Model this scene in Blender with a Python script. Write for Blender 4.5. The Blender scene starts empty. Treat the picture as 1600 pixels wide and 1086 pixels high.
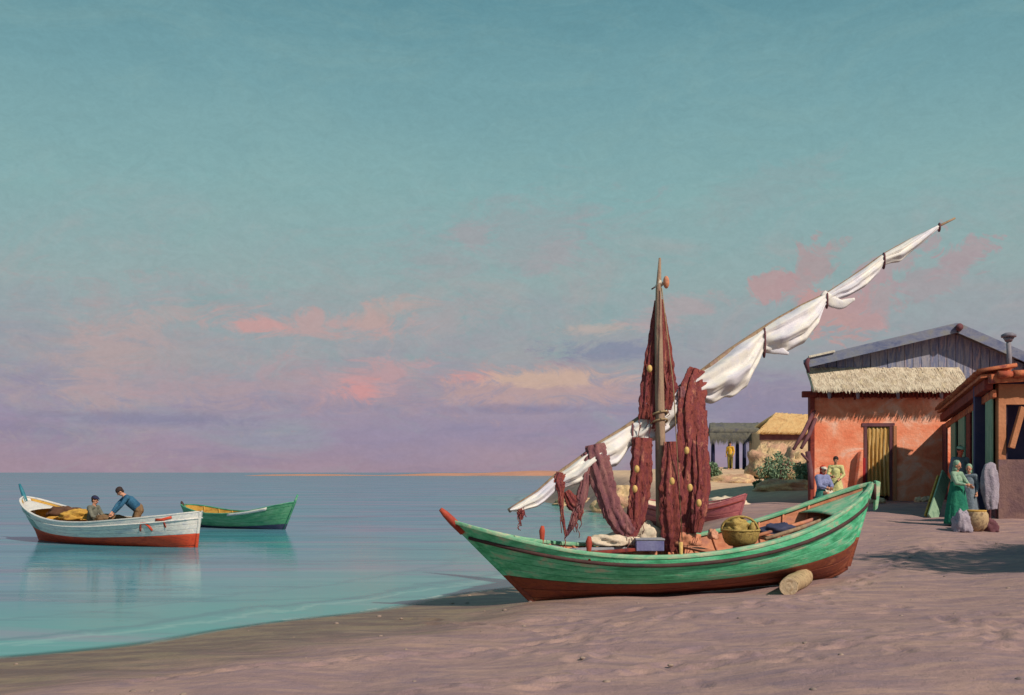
import bpy, bmesh, math, random
import numpy as np
from mathutils import Vector, Matrix, Euler, noise as mn

# ------------------------------------------------------------------ camera, world, sun, exposure
S = bpy.context.scene
C = S.collection
EYE = 2.0
cam_d = bpy.data.cameras.new('camera'); cam = bpy.data.objects.new('camera', cam_d); C.objects.link(cam)
cam.location = (0, 0, EYE); cam.rotation_euler = (math.radians(90), 0, 0)
cam_d.sensor_width = 36; cam_d.lens = 36; cam_d.shift_y = 195/1600
cam_d.clip_start = 0.1; cam_d.clip_end = 20000
S.camera = cam
S.view_settings.view_transform = 'Standard'; S.view_settings.look = 'None'
S.view_settings.gamma = 1; S.view_settings.use_curve_mapping = False; S.view_settings.exposure = 0.0

SUN = Vector((-0.46, 0.52, -0.60)).normalized()        # direction the light travels
sd = bpy.data.lights.new('sun', 'SUN'); so = bpy.data.objects.new('sun', sd); C.objects.link(so)
sd.energy = 4.2; sd.angle = math.radians(1.2); sd.color = (1.0, 0.86, 0.72)
so.rotation_euler = SUN.to_track_quat('-Z', 'Y').to_euler(); so.location = (30, -30, 40)

def lin(r, g, b):
    f = lambda c: (c/255/12.92) if c/255 <= 0.04045 else ((c/255+0.055)/1.055)**2.4
    return (f(r), f(g), f(b), 1.0)

W = bpy.data.worlds.new('World'); S.world = W; W.use_nodes = True
def build_world():
    nt = W.node_tree; N = nt.nodes; L = nt.links
    N.clear()
    out = N.new('ShaderNodeOutputWorld')
    def M(op, a, b=None, c=None, clamp=False):
        n = N.new('ShaderNodeMath'); n.operation = op; n.use_clamp = clamp
        for i, v in enumerate((a, b, c)):
            if v is None: continue
            if isinstance(v, (int, float)): n.inputs[i].default_value = v
            else: L.new(v, n.inputs[i])
        return n.outputs[0]
    def mixc(fac, a, b):
        n = N.new('ShaderNodeMix'); n.data_type = 'RGBA'
        for idx, v in ((0, fac), (6, a), (7, b)):
            if isinstance(v, (int, float, tuple)): n.inputs[idx].default_value = v
            else: L.new(v, n.inputs[idx])
        return n.outputs[2]
    tc = N.new('ShaderNodeTexCoord'); sep = N.new('ShaderNodeSeparateXYZ'); L.new(tc.outputs['Generated'], sep.inputs[0])
    x, y, z = sep.outputs
    az = M('ARCTAN2', x, y)
    hyp = M('SQRT', M('ADD', M('MULTIPLY', x, x), M('MULTIPLY', y, y)))
    el = M('DIVIDE', z, M('MAXIMUM', hyp, 0.05))
    comb = N.new('ShaderNodeCombineXYZ'); L.new(az, comb.inputs[0]); L.new(el, comb.inputs[1])
    def noise(sx, sy, det=4, rough=0.6, off=0.0, dist=0.0):
        mp = N.new('ShaderNodeMapping'); L.new(comb.outputs[0], mp.inputs[0])
        mp.inputs['Scale'].default_value = (sx, sy, 1); mp.inputs['Location'].default_value = (off, off*1.7, off*.3)
        n = N.new('ShaderNodeTexNoise'); n.inputs['Scale'].default_value = 1; n.inputs['Detail'].default_value = det
        n.inputs['Roughness'].default_value = rough; n.inputs['Distortion'].default_value = dist
        L.new(mp.outputs[0], n.inputs['Vector']); return n.outputs['Fac']
    wob = noise(3.0, 9, 5, 0.65, 3.1)
    elw = M('ADD', el, M('MULTIPLY', M('SUBTRACT', wob, 0.5), 0.10))
    ramp = N.new('ShaderNodeValToRGB'); L.new(elw, ramp.inputs[0])
    cr = ramp.color_ramp
    stops = [(0.0, lin(152,132,148)), (0.035, lin(142,131,156)), (0.075, lin(146,137,155)), (0.115, lin(148,150,156)),
             (0.18, lin(142,162,162)), (0.27, lin(128,165,166)), (0.37, lin(112,154,160)), (0.47, lin(94,140,150)), (0.9, lin(58,106,124)), (1.0, lin(56,102,122))]
    cr.elements[0].position = stops[0][0]; cr.elements[0].color = stops[0][1]
    cr.elements[1].position = 1.0; cr.elements[1].color = stops[-1][1]
    for p, c in stops[1:-1]:
        e = cr.elements.new(p); e.color = c
    col = ramp.outputs[0]
    # broad streaks low down: lilac against blue grey, high up: teal against grey
    low = M('SUBTRACT', 1.0, M('DIVIDE', el, 0.20), clamp=True)
    st = noise(7, 42, 5, 0.6, 7.7, 0.6)
    col = mixc(M('MULTIPLY', M('MULTIPLY', M('SUBTRACT', st, 0.42), 4.0, clamp=True), M('MULTIPLY', low, 0.34)), col, lin(166,142,152))
    st2 = noise(6, 50, 4, 0.6, 17.2, 0.4)
    col = mixc(M('MULTIPLY', M('MULTIPLY', M('SUBTRACT', st2, 0.52), 6.0, clamp=True), M('MULTIPLY', low, 0.42)), col, lin(116,116,146))
    hi = noise(5, 10, 7, 0.7, 1.3, 1.6)
    col = mixc(M('MULTIPLY', M('MULTIPLY', M('SUBTRACT', hi, 0.48), 4.0, clamp=True), 0.30), col, lin(136,168,164))
    midb = M('MULTIPLY', M('SUBTRACT', el, 0.05), 14.0, clamp=True); midb = M('MULTIPLY', midb, M('MULTIPLY', M('SUBTRACT', 0.30, el), 7.0, clamp=True))
    m1 = noise(6, 11, 7, 0.72, 21.3, 1.8)
    col = mixc(M('MULTIPLY', M('MULTIPLY', M('SUBTRACT', m1, 0.50), 5.0, clamp=True), M('MULTIPLY', midb, 0.55)), col, lin(166,156,156))
    m2 = noise(8, 15, 7, 0.72, 31.3, 1.8)
    col = mixc(M('MULTIPLY', M('MULTIPLY', M('SUBTRACT', m2, 0.52), 6.0, clamp=True), M('MULTIPLY', midb, 0.40)), col, lin(116,158,158))
    # single clouds (azimuth, elevation, radii, colour, strength)
    cn = noise(15, 36, 8, 0.74, 5.5, 1.6); cn2 = noise(24, 32, 7, 0.7, 9.5, 1.2)
    def cloud(px, py, rx, ry, rgb, s, tilt=0.0, src=cn, k=1.9, off=0.78):
        nonlocal col
        a0 = math.atan((px-800)/1600); e0 = (738-py)/1600*math.cos(a0); rx = rx/1600; ry = ry/1600
        dx = M('SUBTRACT', az, a0); dy = M('SUBTRACT', M('SUBTRACT', el, e0), M('MULTIPLY', dx, tilt))
        dx = M('DIVIDE', dx, rx); dy = M('DIVIDE', dy, ry)
        r = M('SQRT', M('ADD', M('MULTIPLY', dx, dx), M('MULTIPLY', dy, dy)))
        m = M('MULTIPLY', M('SUBTRACT', M('ADD', off, M('MULTIPLY', M('SUBTRACT', src, 0.5), 3.2)), M('MULTIPLY', r, 0.75)), k, clamp=True)
        col = mixc(M('MULTIPLY', m, s), col, lin(*rgb))
    cloud(210, 560, 210, 120, (163,150,152), .50)
    cloud(170, 540, 90, 50, (176,152,150), .6, .2)
    cloud(260, 490, 70, 24, (172,156,154), .5, .3)
    cloud(150, 610, 60, 40, (172,148,150), .55)
    cloud(680, 500, 110, 40, (166,154,156), .5, .2)
    cloud(870, 400, 60, 40, (166,154,158), .5, .5)
    cloud(740, 370, 40, 30, (166,152,156), .5)
    cloud(930, 515, 60, 12, (184,164,154), .6)
    cloud(1200, 640, 160, 60, (130,124,150), .5)
    cloud(820, 385, 190, 80, (150,152,156), .45, .1)
    cloud(560, 480, 260, 60, (150,154,156), .40, .1)
    cloud(620, 610, 420, 45, (168,142,150), .50)
    cloud(850, 605, 190, 40, (184,152,146), .62, .04)
    cloud(490, 508, 170, 30, (190,150,146), .62, .03, k=1.8)
    cloud(410, 508, 46, 13, (196,148,144), .6, k=2)
    cloud(600, 488, 70, 22, (180,156,150), .6, .25)
    cloud(590, 590, 85, 34, (190,148,148), .55, .2)
    cloud(735, 589, 40, 12, (198,144,140), .7)
    cloud(860, 592, 120, 14, (198,168,148), .7)
    cloud(560, 612, 30, 22, (204,142,140), .7)
    cloud(950, 550, 100, 20, (118,124,150), .65)
    cloud(820, 640, 150, 10, (116,116,150), .5)
    cloud(240, 655, 190, 14, (120,118,148), .6)
    cloud(1060, 485, 80, 26, (178,150,152), .5, .2)
    cloud(1210, 440, 42, 26, (180,142,142), .75, .3, cn2, 3.5)
    cloud(1262, 425, 42, 46, (172,143,144), .7, .5, cn2, 3.2)
    cloud(1318, 490, 56, 44, (186,144,140), .8, -.2, cn2, 4)
    cloud(1362, 478, 40, 52, (172,144,146), .6, .2, cn2, 3)
    cloud(1505, 400, 40, 24, (172,144,148), .65, .3, cn2, 3.5)
    cloud(1390, 415, 60, 22, (172,144,148), .6, .5, cn2, 4)
    cloud(1470, 430, 60, 26, (160,146,150), .6, .3, cn2, 4)
    cloud(1200, 300, 120, 40, (140,156,158), .4, .2)
    # fine streaky grain
    g1 = noise(34, 60, 6, 0.75, 2.2, 1.5); g2 = noise(230, 300, 2, 0.7, 12.2)
    k = M('ADD', 1.045, M('ADD', M('MULTIPLY', M('SUBTRACT', g1, 0.5), 0.26), M('MULTIPLY', M('SUBTRACT', g2, 0.5), 0.12)))
    vm = N.new('ShaderNodeVectorMath'); vm.operation = 'SCALE'; L.new(col, vm.inputs[0]); L.new(k, vm.inputs['Scale'])
    bg = N.new('ShaderNodeBackground'); L.new(vm.outputs[0], bg.inputs[0]); bg.inputs[1].default_value = 1.0
    sky = N.new('ShaderNodeTexSky'); sky.sky_type = 'NISHITA'; sky.sun_disc = False
    sky.sun_elevation = math.asin(-SUN.z); sky.sun_rotation = math.atan2(-SUN.x, -SUN.y)
    bg2 = N.new('ShaderNodeBackground'); L.new(sky.outputs[0], bg2.inputs[0]); bg2.inputs[1].default_value = 0.004
    add = N.new('ShaderNodeAddShader'); L.new(bg.outputs[0], add.inputs[0]); L.new(bg2.outputs[0], add.inputs[1])
    L.new(add.outputs[0], out.inputs[0])
build_world()

# ------------------------------------------------------------------ helpers
random.seed(7)
def P(px, py, d): return Vector(((px-800)/1600*d, d, EYE+(738-py)/1600*d))

def tag(o, label=None, cat=None, group=None, kind=None):
    if label: o['label'] = label
    if cat: o['category'] = cat
    if group: o['group'] = group
    if kind: o['kind'] = kind
    return o
def thing(name, label, cat, loc=(0,0,0), rot=(0,0,0), group=None):
    o = bpy.data.objects.new(name, None); C.objects.link(o); o.location = loc; o.rotation_euler = rot
    o.empty_display_size = 0.2
    return tag(o, label, cat, group)
def root_of(o):
    while o.parent: o = o.parent
    return o

class MB:
    def __init__(s): s.v = []; s.f = []
    def add(s, vs, fs):
        n = len(s.v); s.v += [tuple(v) for v in vs]; s.f += [tuple(i+n for i in f) for f in fs]; return s
    def box(s, c, size, rot=None):
        hx, hy, hz = size[0]/2, size[1]/2, size[2]/2
        vs = [Vector((a*hx, b*hy, d*hz)) for d in (-1,1) for b in (-1,1) for a in (-1,1)]
        if rot is not None:
            R = rot if isinstance(rot, Matrix) else Euler(rot).to_matrix(); vs = [R @ v for v in vs]
        c = Vector(c)
        return s.add([v+c for v in vs], [(0,2,3,1),(4,5,7,6),(0,1,5,4),(2,6,7,3),(0,4,6,2),(1,3,7,5)])
    def beam(s, a, b, w, h, up=(0,0,1), bev=0.0):
        a = Vector(a); b = Vector(b); t = (b-a).normalized(); r = t.cross(Vector(up)).normalized(); u = r.cross(t)
        vs = []
        for p in (a, b):
            for i, j in ((-1,-1),(1,-1),(1,1),(-1,1)): vs.append(p+r*(i*w/2)+u*(j*h/2))
        return s.add(vs, [(0,1,2,3),(7,6,5,4),(0,4,5,1),(1,5,6,2),(2,6,7,3),(3,7,4,0)])
    def tube(s, pts, rad, n=10, cap=True, ell=1.0, fn=None):
        pts = [Vector(p) for p in pts]; m = len(pts)
        if isinstance(rad, (int, float)): rad = [rad]*m
        vs = []; prev = None
        for i, p in enumerate(pts):
            t = (pts[min(i+1,m-1)]-pts[max(i-1,0)]).normalized()
            if prev is None: r = t.cross(Vector((0,1,0.01))) if abs(t.y) < .9 else t.cross(Vector((0,0,1)))
            else: r = prev - t*prev.dot(t)
            r.normalize(); prev = r; u = r.cross(t)
            for k in range(n):
                a = 2*math.pi*k/n; q = fn(i/(m-1), a) if fn else 1.0
                vs.append(p + (r*math.cos(a) + u*(math.sin(a)*ell))*rad[i]*q)
        fs = [(i*n+k, i*n+(k+1)%n, (i+1)*n+(k+1)%n, (i+1)*n+k) for i in range(m-1) for k in range(n)]
        if cap: fs += [tuple(range(n))[::-1], tuple((m-1)*n+k for k in range(n))]
        return s.add(vs, fs)
    def ball(s, c, r, seg=10, rings=7, R=None):
        if isinstance(r, (int,float)): r = (r,r,r)
        c = Vector(c); vs = []
        for i in range(rings+1):
            th = math.pi*i/rings
            for k in range(seg):
                a = 2*math.pi*k/seg
                v = Vector((r[0]*math.sin(th)*math.cos(a), r[1]*math.sin(th)*math.sin(a), r[2]*math.cos(th)))
                if R is not None: v = R @ v
                vs.append(c+v)
        fs = []
        for i in range(rings):
            for k in range(seg):
                a, b, c2, d = i*seg+k, i*seg+(k+1)%seg, (i+1)*seg+(k+1)%seg, (i+1)*seg+k
                if i == 0: fs.append((a, d, c2)) if True else None
                elif i == rings-1: fs.append((a, d, b))
                else: fs.append((a, d, c2, b))
        return s.add(vs, fs)
    def cap(s, a, b, r0, r1, n=10):
        s.tube([a, b], [r0, r1], n); s.ball(a, r0, n, 6); s.ball(b, r1, n, 6); return s
    def lathe(s, c, prof, n=16, fn=None):
        c = Vector(c); vs = []
        for i, (r, z) in enumerate(prof):
            for k in range(n):
                a = 2*math.pi*k/n; q = fn(i/(len(prof)-1), a) if fn else 1
                vs.append(c+Vector((r*q*math.cos(a), r*q*math.sin(a), z)))
        fs = [(i*n+k, i*n+(k+1)%n, (i+1)*n+(k+1)%n, (i+1)*n+k) for i in range(len(prof)-1) for k in range(n)]
        if prof[0][0] > 1e-4: fs.append(tuple(range(n))[::-1])
        if prof[-1][0] > 1e-4: fs.append(tuple((len(prof)-1)*n+k for k in range(n)))
        return s.add(vs, fs)
    def grid(s, rows, closed=False):
        m = len(rows); n = len(rows[0]); vs = [v for r in rows for v in r]
        e = n if closed else n-1
        return s.add(vs, [(i*n+k, i*n+(k+1)%n, (i+1)*n+(k+1)%n, (i+1)*n+k) for i in range(m-1) for k in range(e)])
    def prism(s, poly, d):      # poly: list of Vectors, d: extrusion vector
        n = len(poly); d = Vector(d); vs = [Vector(p) for p in poly]+[Vector(p)+d for p in poly]
        return s.add(vs, [tuple(range(n)), tuple(range(n, 2*n))[::-1]]+[(i, i+n, (i+1)%n+n, (i+1)%n) for i in range(n)])
    def build(s, name, mat, parent=None, world=False, smooth=True, kind=None, label=None, bevel=0, solid=0, fixn=True):
        me = bpy.data.meshes.new(name)
        off = Vector((0,0,0))
        if world and parent: off = Vector(root_of(parent).location)
        me.from_pydata([(v[0]-off.x, v[1]-off.y, v[2]-off.z) for v in s.v], [], s.f)
        if fixn:
            bm = bmesh.new(); bm.from_mesh(me); bmesh.ops.recalc_face_normals(bm, faces=bm.faces); bm.to_mesh(me); bm.free()
        me.materials.append(mat)
        if smooth: me.polygons.foreach_set('use_smooth', [True]*len(me.polygons))
        o = bpy.data.objects.new(name, me); C.objects.link(o)
        if parent: o.parent = parent
        if solid: md = o.modifiers.new('solid', 'SOLIDIFY'); md.thickness = solid; md.offset = 0
        if bevel: md = o.modifiers.new('bevel', 'BEVEL'); md.width = bevel; md.segments = 2; md.limit_method = 'ANGLE'
        if kind: o['kind'] = kind
        if label: o['label'] = label
        me.update(); return o
def blob(mb, name, mat, parent, voxel=0.012, sm=4):
    o = mb.build(name, mat, parent)
    md = o.modifiers.new('remesh', 'REMESH'); md.mode = 'VOXEL'; md.voxel_size = voxel; md.use_smooth_shade = True
    md = o.modifiers.new('smooth', 'SMOOTH'); md.factor = .5; md.iterations = sm
    return o

# ------------------------------------------------------------------ materials
def mat(name, cols, scale=(6,6,6), rough=0.75, bump=0.25, bscale=30, spec=0.25, det=5, dist=0.4, band=None, fine=0.12, bdist=0.02, fuzz=None):
    """cols: list of linear/sRGB-255 colours blended by noise"""
    m = bpy.data.materials.new(name); m.use_nodes = True; nt = m.node_tree; N = nt.nodes; L = nt.links
    b = N['Principled BSDF']; tc = N.new('ShaderNodeTexCoord')
    mp = N.new('ShaderNodeMapping'); mp.inputs['Scale'].default_value = scale; L.new(tc.outputs['Object'], mp.inputs[0])
    oi = N.new('ShaderNodeObjectInfo')
    ad = N.new('ShaderNodeVectorMath'); ad.operation = 'ADD'; L.new(mp.outputs[0], ad.inputs[0])
    sc = N.new('ShaderNodeMath'); sc.operation = 'MULTIPLY'; L.new(oi.outputs['Random'], sc.inputs[0]); sc.inputs[1].default_value = 37.0
    L.new(sc.outputs[0], ad.inputs[1])
    nz = N.new('ShaderNodeTexNoise'); nz.inputs['Scale'].default_value = 1; nz.inputs['Detail'].default_value = det
    nz.inputs['Roughness'].default_value = .62; nz.inputs['Distortion'].default_value = dist; L.new(ad.outputs[0], nz.inputs['Vector'])
    rp = N.new('ShaderNodeValToRGB'); L.new(nz.outputs['Fac'], rp.inputs[0]); cr = rp.color_ramp
    n = len(cols); lo, hi = .34, .66
    for i, c in enumerate(cols):
        c = lin(*c); p = lo+(hi-lo)*i/max(1, n-1)
        if i < 2: cr.elements[i].position = p; cr.elements[i].color = c
        else: e = cr.elements.new(p); e.color = c
    if n == 1: cr.elements[1].color = lin(*cols[0])
    n2 = N.new('ShaderNodeTexNoise'); n2.inputs['Scale'].default_value = bscale; n2.inputs['Detail'].default_value = 4
    n2.inputs['Roughness'].default_value = .7; L.new(tc.outputs['Object'], n2.inputs['Vector'])
    mr = N.new('ShaderNodeMapRange'); L.new(n2.outputs['Fac'], mr.inputs[0]); mr.inputs[1].default_value = .25; mr.inputs[2].default_value = .75
    mr.inputs[3].default_value = 1-fine; mr.inputs[4].default_value = 1+fine
    vm = N.new('ShaderNodeVectorMath'); vm.operation = 'SCALE'; L.new(rp.outputs[0], vm.inputs[0]); L.new(mr.outputs[0], vm.inputs['Scale'])
    L.new(vm.outputs[0], b.inputs['Base Color'])
    b.inputs['Roughness'].default_value = rough; b.inputs['Specular IOR Level'].default_value = spec
    bp = N.new('ShaderNodeBump'); bp.inputs['Strength'].default_value = bump; bp.inputs['Distance'].default_value = bdist
    if band:
        wv = N.new('ShaderNodeTexWave'); wv.wave_type = 'BANDS'; wv.bands_direction = band[0]; wv.inputs['Scale'].default_value = band[1]
        wv.inputs['Distortion'].default_value = 3; wv.inputs['Detail'].default_value = 3; L.new(tc.outputs['Object'], wv.inputs['Vector'])
        mx = N.new('ShaderNodeMath'); mx.operation = 'ADD'; L.new(wv.outputs['Fac'], mx.inputs[0]); L.new(n2.outputs['Fac'], mx.inputs[1])
        L.new(mx.outputs[0], bp.inputs['Height'])
    else: L.new(n2.outputs['Fac'], bp.inputs['Height'])
    L.new(bp.outputs[0], b.inputs['Normal'])
    return m
X = {}
X['green'] = mat('green_paint', [(62,154,112),(84,186,138),(108,202,160),(164,186,156)], (1.6,6,9), .6, .35, 24, det=6, fine=.16)
X['green_dark'] = mat('green_trim_paint', [(40,104,84),(70,150,116),(120,166,132)], (2,6,8), .6, .3, 26)
X['green_light'] = mat('worn_green_paint', [(88,166,128),(128,180,146),(184,184,156)], (3,9,9), .6, .3, 30)
X['redbrown'] = mat('antifouling_red_brown', [(100,54,42),(134,72,50),(116,60,50),(152,92,64)], (1.3,5,6), .75, .4, 22, fine=.18)
X['dark_line'] = mat('dark_rubbing_wood', [(58,44,46),(84,58,56)], (3,3,3), .8, .3)
X['orange_in'] = mat('orange_inner_paint', [(176,108,80),(200,136,104),(166,112,100)], (3,5,5), .75, .3)
X['red_tip'] = mat('red_painted_wood', [(150,60,50),(182,80,58)], (6,6,6), .65, .3)
X['spar'] = mat('weathered_spar', [(120,96,78),(158,134,108),(140,112,104)], (9,9,1.5), .8, .4, 30)
X['mast'] = mat('mast_wood', [(122,98,90),(160,136,114),(132,92,88)], (12,12,1.2), .8, .4, 30)
X['sail'] = mat('sailcloth', [(204,202,204),(226,222,214),(214,212,218),(200,198,210)], (2,2,2), .85, .2, 40, fine=.06)
X['net'] = mat('tanned_net', [(100,50,54),(146,80,72),(120,62,70),(176,114,96)], (11,11,2.6), .95, .9, 70, spec=.05, fine=.3, bdist=.02)
X['net_purple'] = mat('purple_net', [(112,74,86),(138,92,96),(156,112,108)], (9,9,2.2), .95, .9, 70, spec=.05, fine=.3, bdist=.02)
X['cork'] = mat('cork_float', [(196,158,92),(214,184,120)], (20,20,20), .8, .3)
X['rope'] = mat('rope', [(170,150,116),(140,116,90)], (30,30,30), .9, .5, 80)
X['basket'] = mat('yellow_wicker', [(146,122,66),(180,156,92),(120,96,58)], (14,14,14), .85, .5, 50)
X['basket_dark'] = mat('dark_wicker', [(96,74,50),(120,96,60)], (14,14,14), .85, .5, 50)
X['cloth_cream'] = mat('cream_cloth', [(206,190,160),(222,204,182),(190,178,158)], (5,5,5), .9, .4)
X['cloth_blue'] = mat('blue_grey_cloth', [(104,104,150),(130,132,170)], (5,5,5), .9, .4)
X['plank_blue'] = mat('blue_grey_board', [(132,136,152),(160,160,160)], (2,9,9), .8, .3)
X['white'] = mat('white_boat_paint', [(196,190,188),(216,212,204),(184,184,190)], (2,8,8), .55, .3, 24)
X['red'] = mat('red_boat_bottom', [(176,58,40),(206,78,48),(160,56,46)], (2,6,8), .6, .3)
X['ochre_in'] = mat('ochre_inner_paint', [(176,132,54),(200,158,76),(150,104,50)], (3,6,6), .75, .3)
X['bow_shade'] = mat('grey_teal_bow_shade', [(112,142,140),(136,160,154),(158,170,160)], (2,6,8), .6, .3)
X['teal'] = mat('teal_paint', [(40,108,128),(62,130,142)], (4,4,4), .6, .2)
X['boat_green2'] = mat('sea_green_paint', [(66,130,100),(86,152,112),(110,158,128)], (2,7,8), .6, .3)
X['dark_blue'] = mat('dark_blue_boot_top', [(54,60,86),(70,70,96)], (3,3,3), .7, .3)
X['pink_boat'] = mat('pink_boat_paint', [(160,88,98),(184,112,114),(150,84,100)], (2,6,8), .7, .3)
X['dark_hold'] = mat('dark_bilge', [(84,56,44),(104,74,56)], (3,5,5), .85, .3)
X['plaster'] = mat('orange_plaster', [(228,124,90),(238,142,108),(242,160,128),(240,190,168)], (.9,.9,1.3), .9, .5, 9, det=7, dist=1.2, fine=.1, bdist=.05)
X['ochre_wall'] = mat('ochre_plaster', [(172,114,82),(188,130,96)], (1,1,1.4), .9, .5, 9, fine=.1, bdist=.05)
X['dark_red'] = mat('dark_red_wood', [(112,46,44),(140,62,52),(96,42,50)], (3,3,3), .85, .4, 16)
X['purple_wood'] = mat('purple_brown_eave_shade', [(92,56,66),(118,78,82)], (3,3,1), .85, .4, 16)
X['grey_board'] = mat('grey_weathered_board', [(122,126,148),(152,150,160),(104,114,146),(164,150,156)], (5,5,.7), .85, .5, 22, fine=.14)
X['grey_roof'] = mat('slate_grey_roof', [(96,106,138),(122,128,148),(132,134,130)], (1.5,3,3), .85, .5, 16)
X['thatch'] = mat('pale_thatch', [(196,182,158),(216,204,182),(184,168,148),(208,194,164)], (4,4,1.2), .95, .8, 26, spec=.05, fine=.2)
X['thatch_yellow'] = mat('yellow_thatch', [(200,160,110),(214,180,128),(188,148,104)], (2,2,2), .95, .8, 14, spec=.05, fine=.14)
X['thatch_dark'] = mat('old_grey_thatch', [(92,92,92),(112,110,100),(84,84,96)], (2,2,2), .95, .8, 14, spec=.05, fine=.2)
X['curtain'] = mat('straw_curtain', [(166,122,62),(206,172,110),(186,140,76),(222,202,156)], (14,14,.8), .95, .6, 40, spec=.05, fine=.2)
X['crimson'] = mat('crimson_door_leaf', [(140,32,42),(164,46,48)], (3,3,3), .8, .3)
X['shutter'] = mat('green_shutter_paint', [(112,146,122),(138,166,140),(96,126,108)], (9,9,1), .75, .3)
X['tile'] = mat('red_roof_tile', [(150,70,56),(176,92,66),(196,116,80),(130,62,60)], (3,3,3), .85, .5, 20)
X['iron'] = mat('grey_iron', [(110,108,122),(134,130,138)], (6,6,6), .55, .2)
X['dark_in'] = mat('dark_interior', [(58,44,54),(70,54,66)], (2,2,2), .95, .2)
X['opening_shade'] = mat('blue_opening_shade', [(66,68,104),(84,82,112)], (2,2,2), .95, .2)
X['adobe'] = mat('cream_adobe', [(196,166,136),(212,186,152),(178,150,132)], (1.2,1.2,1.2), .95, .7, 8, fine=.12, bdist=.06)
X['lilac_wall'] = mat('lilac_grey_wall', [(136,136,170),(150,150,180)], (2,2,2), .9, .4, 8)
X['pebble'] = mat('pebble', [(120,104,98),(156,136,124),(104,92,94)], (3,3,3), .8, .3)
X['mauve_shade'] = mat('mauve_wall_shade', [(106,82,86),(128,100,96),(112,88,98)], (1.2,1.2,1.6), .95, .6, 8, fine=.14, bdist=.05)
X['straw'] = mat('straw_heap', [(200,168,128),(222,192,148),(186,150,124),(204,160,134)], (1.6,1.6,1.6), .95, .9, 10, spec=.05, fine=.2, bdist=.08)
X['foliage'] = mat('sage_foliage', [(96,116,94),(118,142,112),(140,158,132)], (3,3,3), .9, .3, 12, spec=.1, fine=.2)
X['log'] = mat('peeled_log', [(150,124,98),(184,160,124),(120,98,82)], (9,9,9), .9, .5, 30)
X['log_end'] = mat('sawn_log_end', [(196,170,136),(216,192,160),(176,146,114)], (9,9,9), .9, .5, 30)
X['skin'] = mat('skin', [(186,132,108),(204,150,122)], (8,8,8), .6, .1)
X['skin_red'] = mat('sunburnt_skin', [(180,84,64),(196,100,78)], (8,8,8), .6, .1)
X['hair'] = mat('dark_hair', [(46,34,34),(60,44,40)], (20,20,20), .7, .4, 60)
X['black'] = mat('dark_eye', [(26,20,20)], (4,4,4), .4, .0)
X['lips'] = mat('lips', [(150,70,62)], (4,4,4), .5, .0)
def cloth(name, *cols): return mat(name, list(cols), (7,7,5), .9, .9, 13, spec=.1, fine=.12, bdist=.04)
X['blue_shirt'] = cloth('blue_shirt_cloth', (44,84,116), (62,108,138)); X['brown_cloth'] = cloth('brown_cloth', (112,88,66), (140,112,84))
X['grey_cloth'] = cloth('grey_green_cloth', (98,100,92), (124,124,112)); X['yellow_cloth'] = cloth('yellow_cloth', (210,158,50), (226,180,76))
X['olive_cloth'] = cloth('olive_cloth', (130,120,60), (150,136,74)); X['shawl_blue'] = cloth('lavender_blue_cloth', (122,130,172), (142,148,188))
X['white_cloth'] = cloth('off_white_cloth', (198,190,176), (220,212,194)); X['teal_cloth'] = cloth('teal_cloth', (52,112,108), (74,136,122))
X['pale_yellow'] = cloth('pale_yellow_cloth', (196,192,130), (216,212,156)); X['green_cloth'] = cloth('emerald_cloth', (36,106,90), (52,130,104))
X['mint_cloth'] = cloth('mint_cloth', (122,152,132), (148,174,152)); X['bluegrey_cloth'] = cloth('blue_grey_dress_cloth', (96,110,124), (118,130,140))
X['lilac_white'] = cloth('lilac_white_cloth', (142,134,150), (168,160,172)); X['red_cloth'] = cloth('red_cloth', (184,44,38), (204,64,50))
X['navy_cloth'] = cloth('navy_cloth', (40,44,72), (54,58,88))

for nm_ in ('net', 'net_purple'):
    nt = X[nm_].node_tree; N = nt.nodes; L = nt.links
    tc = N.new('ShaderNodeTexCoord'); nz = N.new('ShaderNodeTexNoise'); nz.inputs['Scale'].default_value = 26; nz.inputs['Detail'].default_value = 5; nz.inputs['Roughness'].default_value = .75
    mp = N.new('ShaderNodeMapping'); mp.inputs['Scale'].default_value = (1,1,.45); L.new(tc.outputs['Object'], mp.inputs[0]); L.new(mp.outputs[0], nz.inputs['Vector'])
    mr_ = N.new('ShaderNodeMapRange'); mr_.inputs[1].default_value = .36; mr_.inputs[2].default_value = .42; mr_.inputs[3].default_value = .25; L.new(nz.outputs['Fac'], mr_.inputs[0])
    L.new(mr_.outputs[0], N['Principled BSDF'].inputs['Alpha'])
# ------------------------------------------------------------------ terrain and water
SH = np.array([(-60,-40),(-14,2),(-7.5,9),(-5.5,11.07),(-4.2,12.2),(-3.3,13.2),(-2.2,14.7),(-1,16.3),(.34,18.3),(1.3,21),(2.4,26),(3.8,35),(4.7,44),
               (3.6,58),(1.6,74),(1.8,84),(6,96),(18,106),(60,130),(600,170),(600,-40)], float)
def shore(x, y):
    x = np.asarray(x, float); y = np.asarray(y, float)
    d = np.full(x.shape, 1e9); ins = np.zeros(x.shape, bool); n = len(SH)
    for i in range(n):
        a = SH[i]; b = SH[(i+1) % n]; e = b-a
        t = np.clip(((x-a[0])*e[0]+(y-a[1])*e[1])/(e@e), 0, 1)
        d = np.minimum(d, np.hypot(x-a[0]-t*e[0], y-a[1]-t*e[1]))
        c = (a[1] > y) != (b[1] > y)
        xi = a[0]+(y-a[1])/(e[1] if e[1] else 1e-9)*e[0]
        ins ^= c & (x < xi)
    s = np.where(ins, d, -d)
    return s + 0.10*np.sin(x*1.3+y*.9)+0.06*np.sin(y*2.7-x*1.1) - .04
def sstep(a, b, t):
    t = np.clip((t-a)/(b-a), 0, 1); return t*t*(3-2*t)
PRINTS = []
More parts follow.
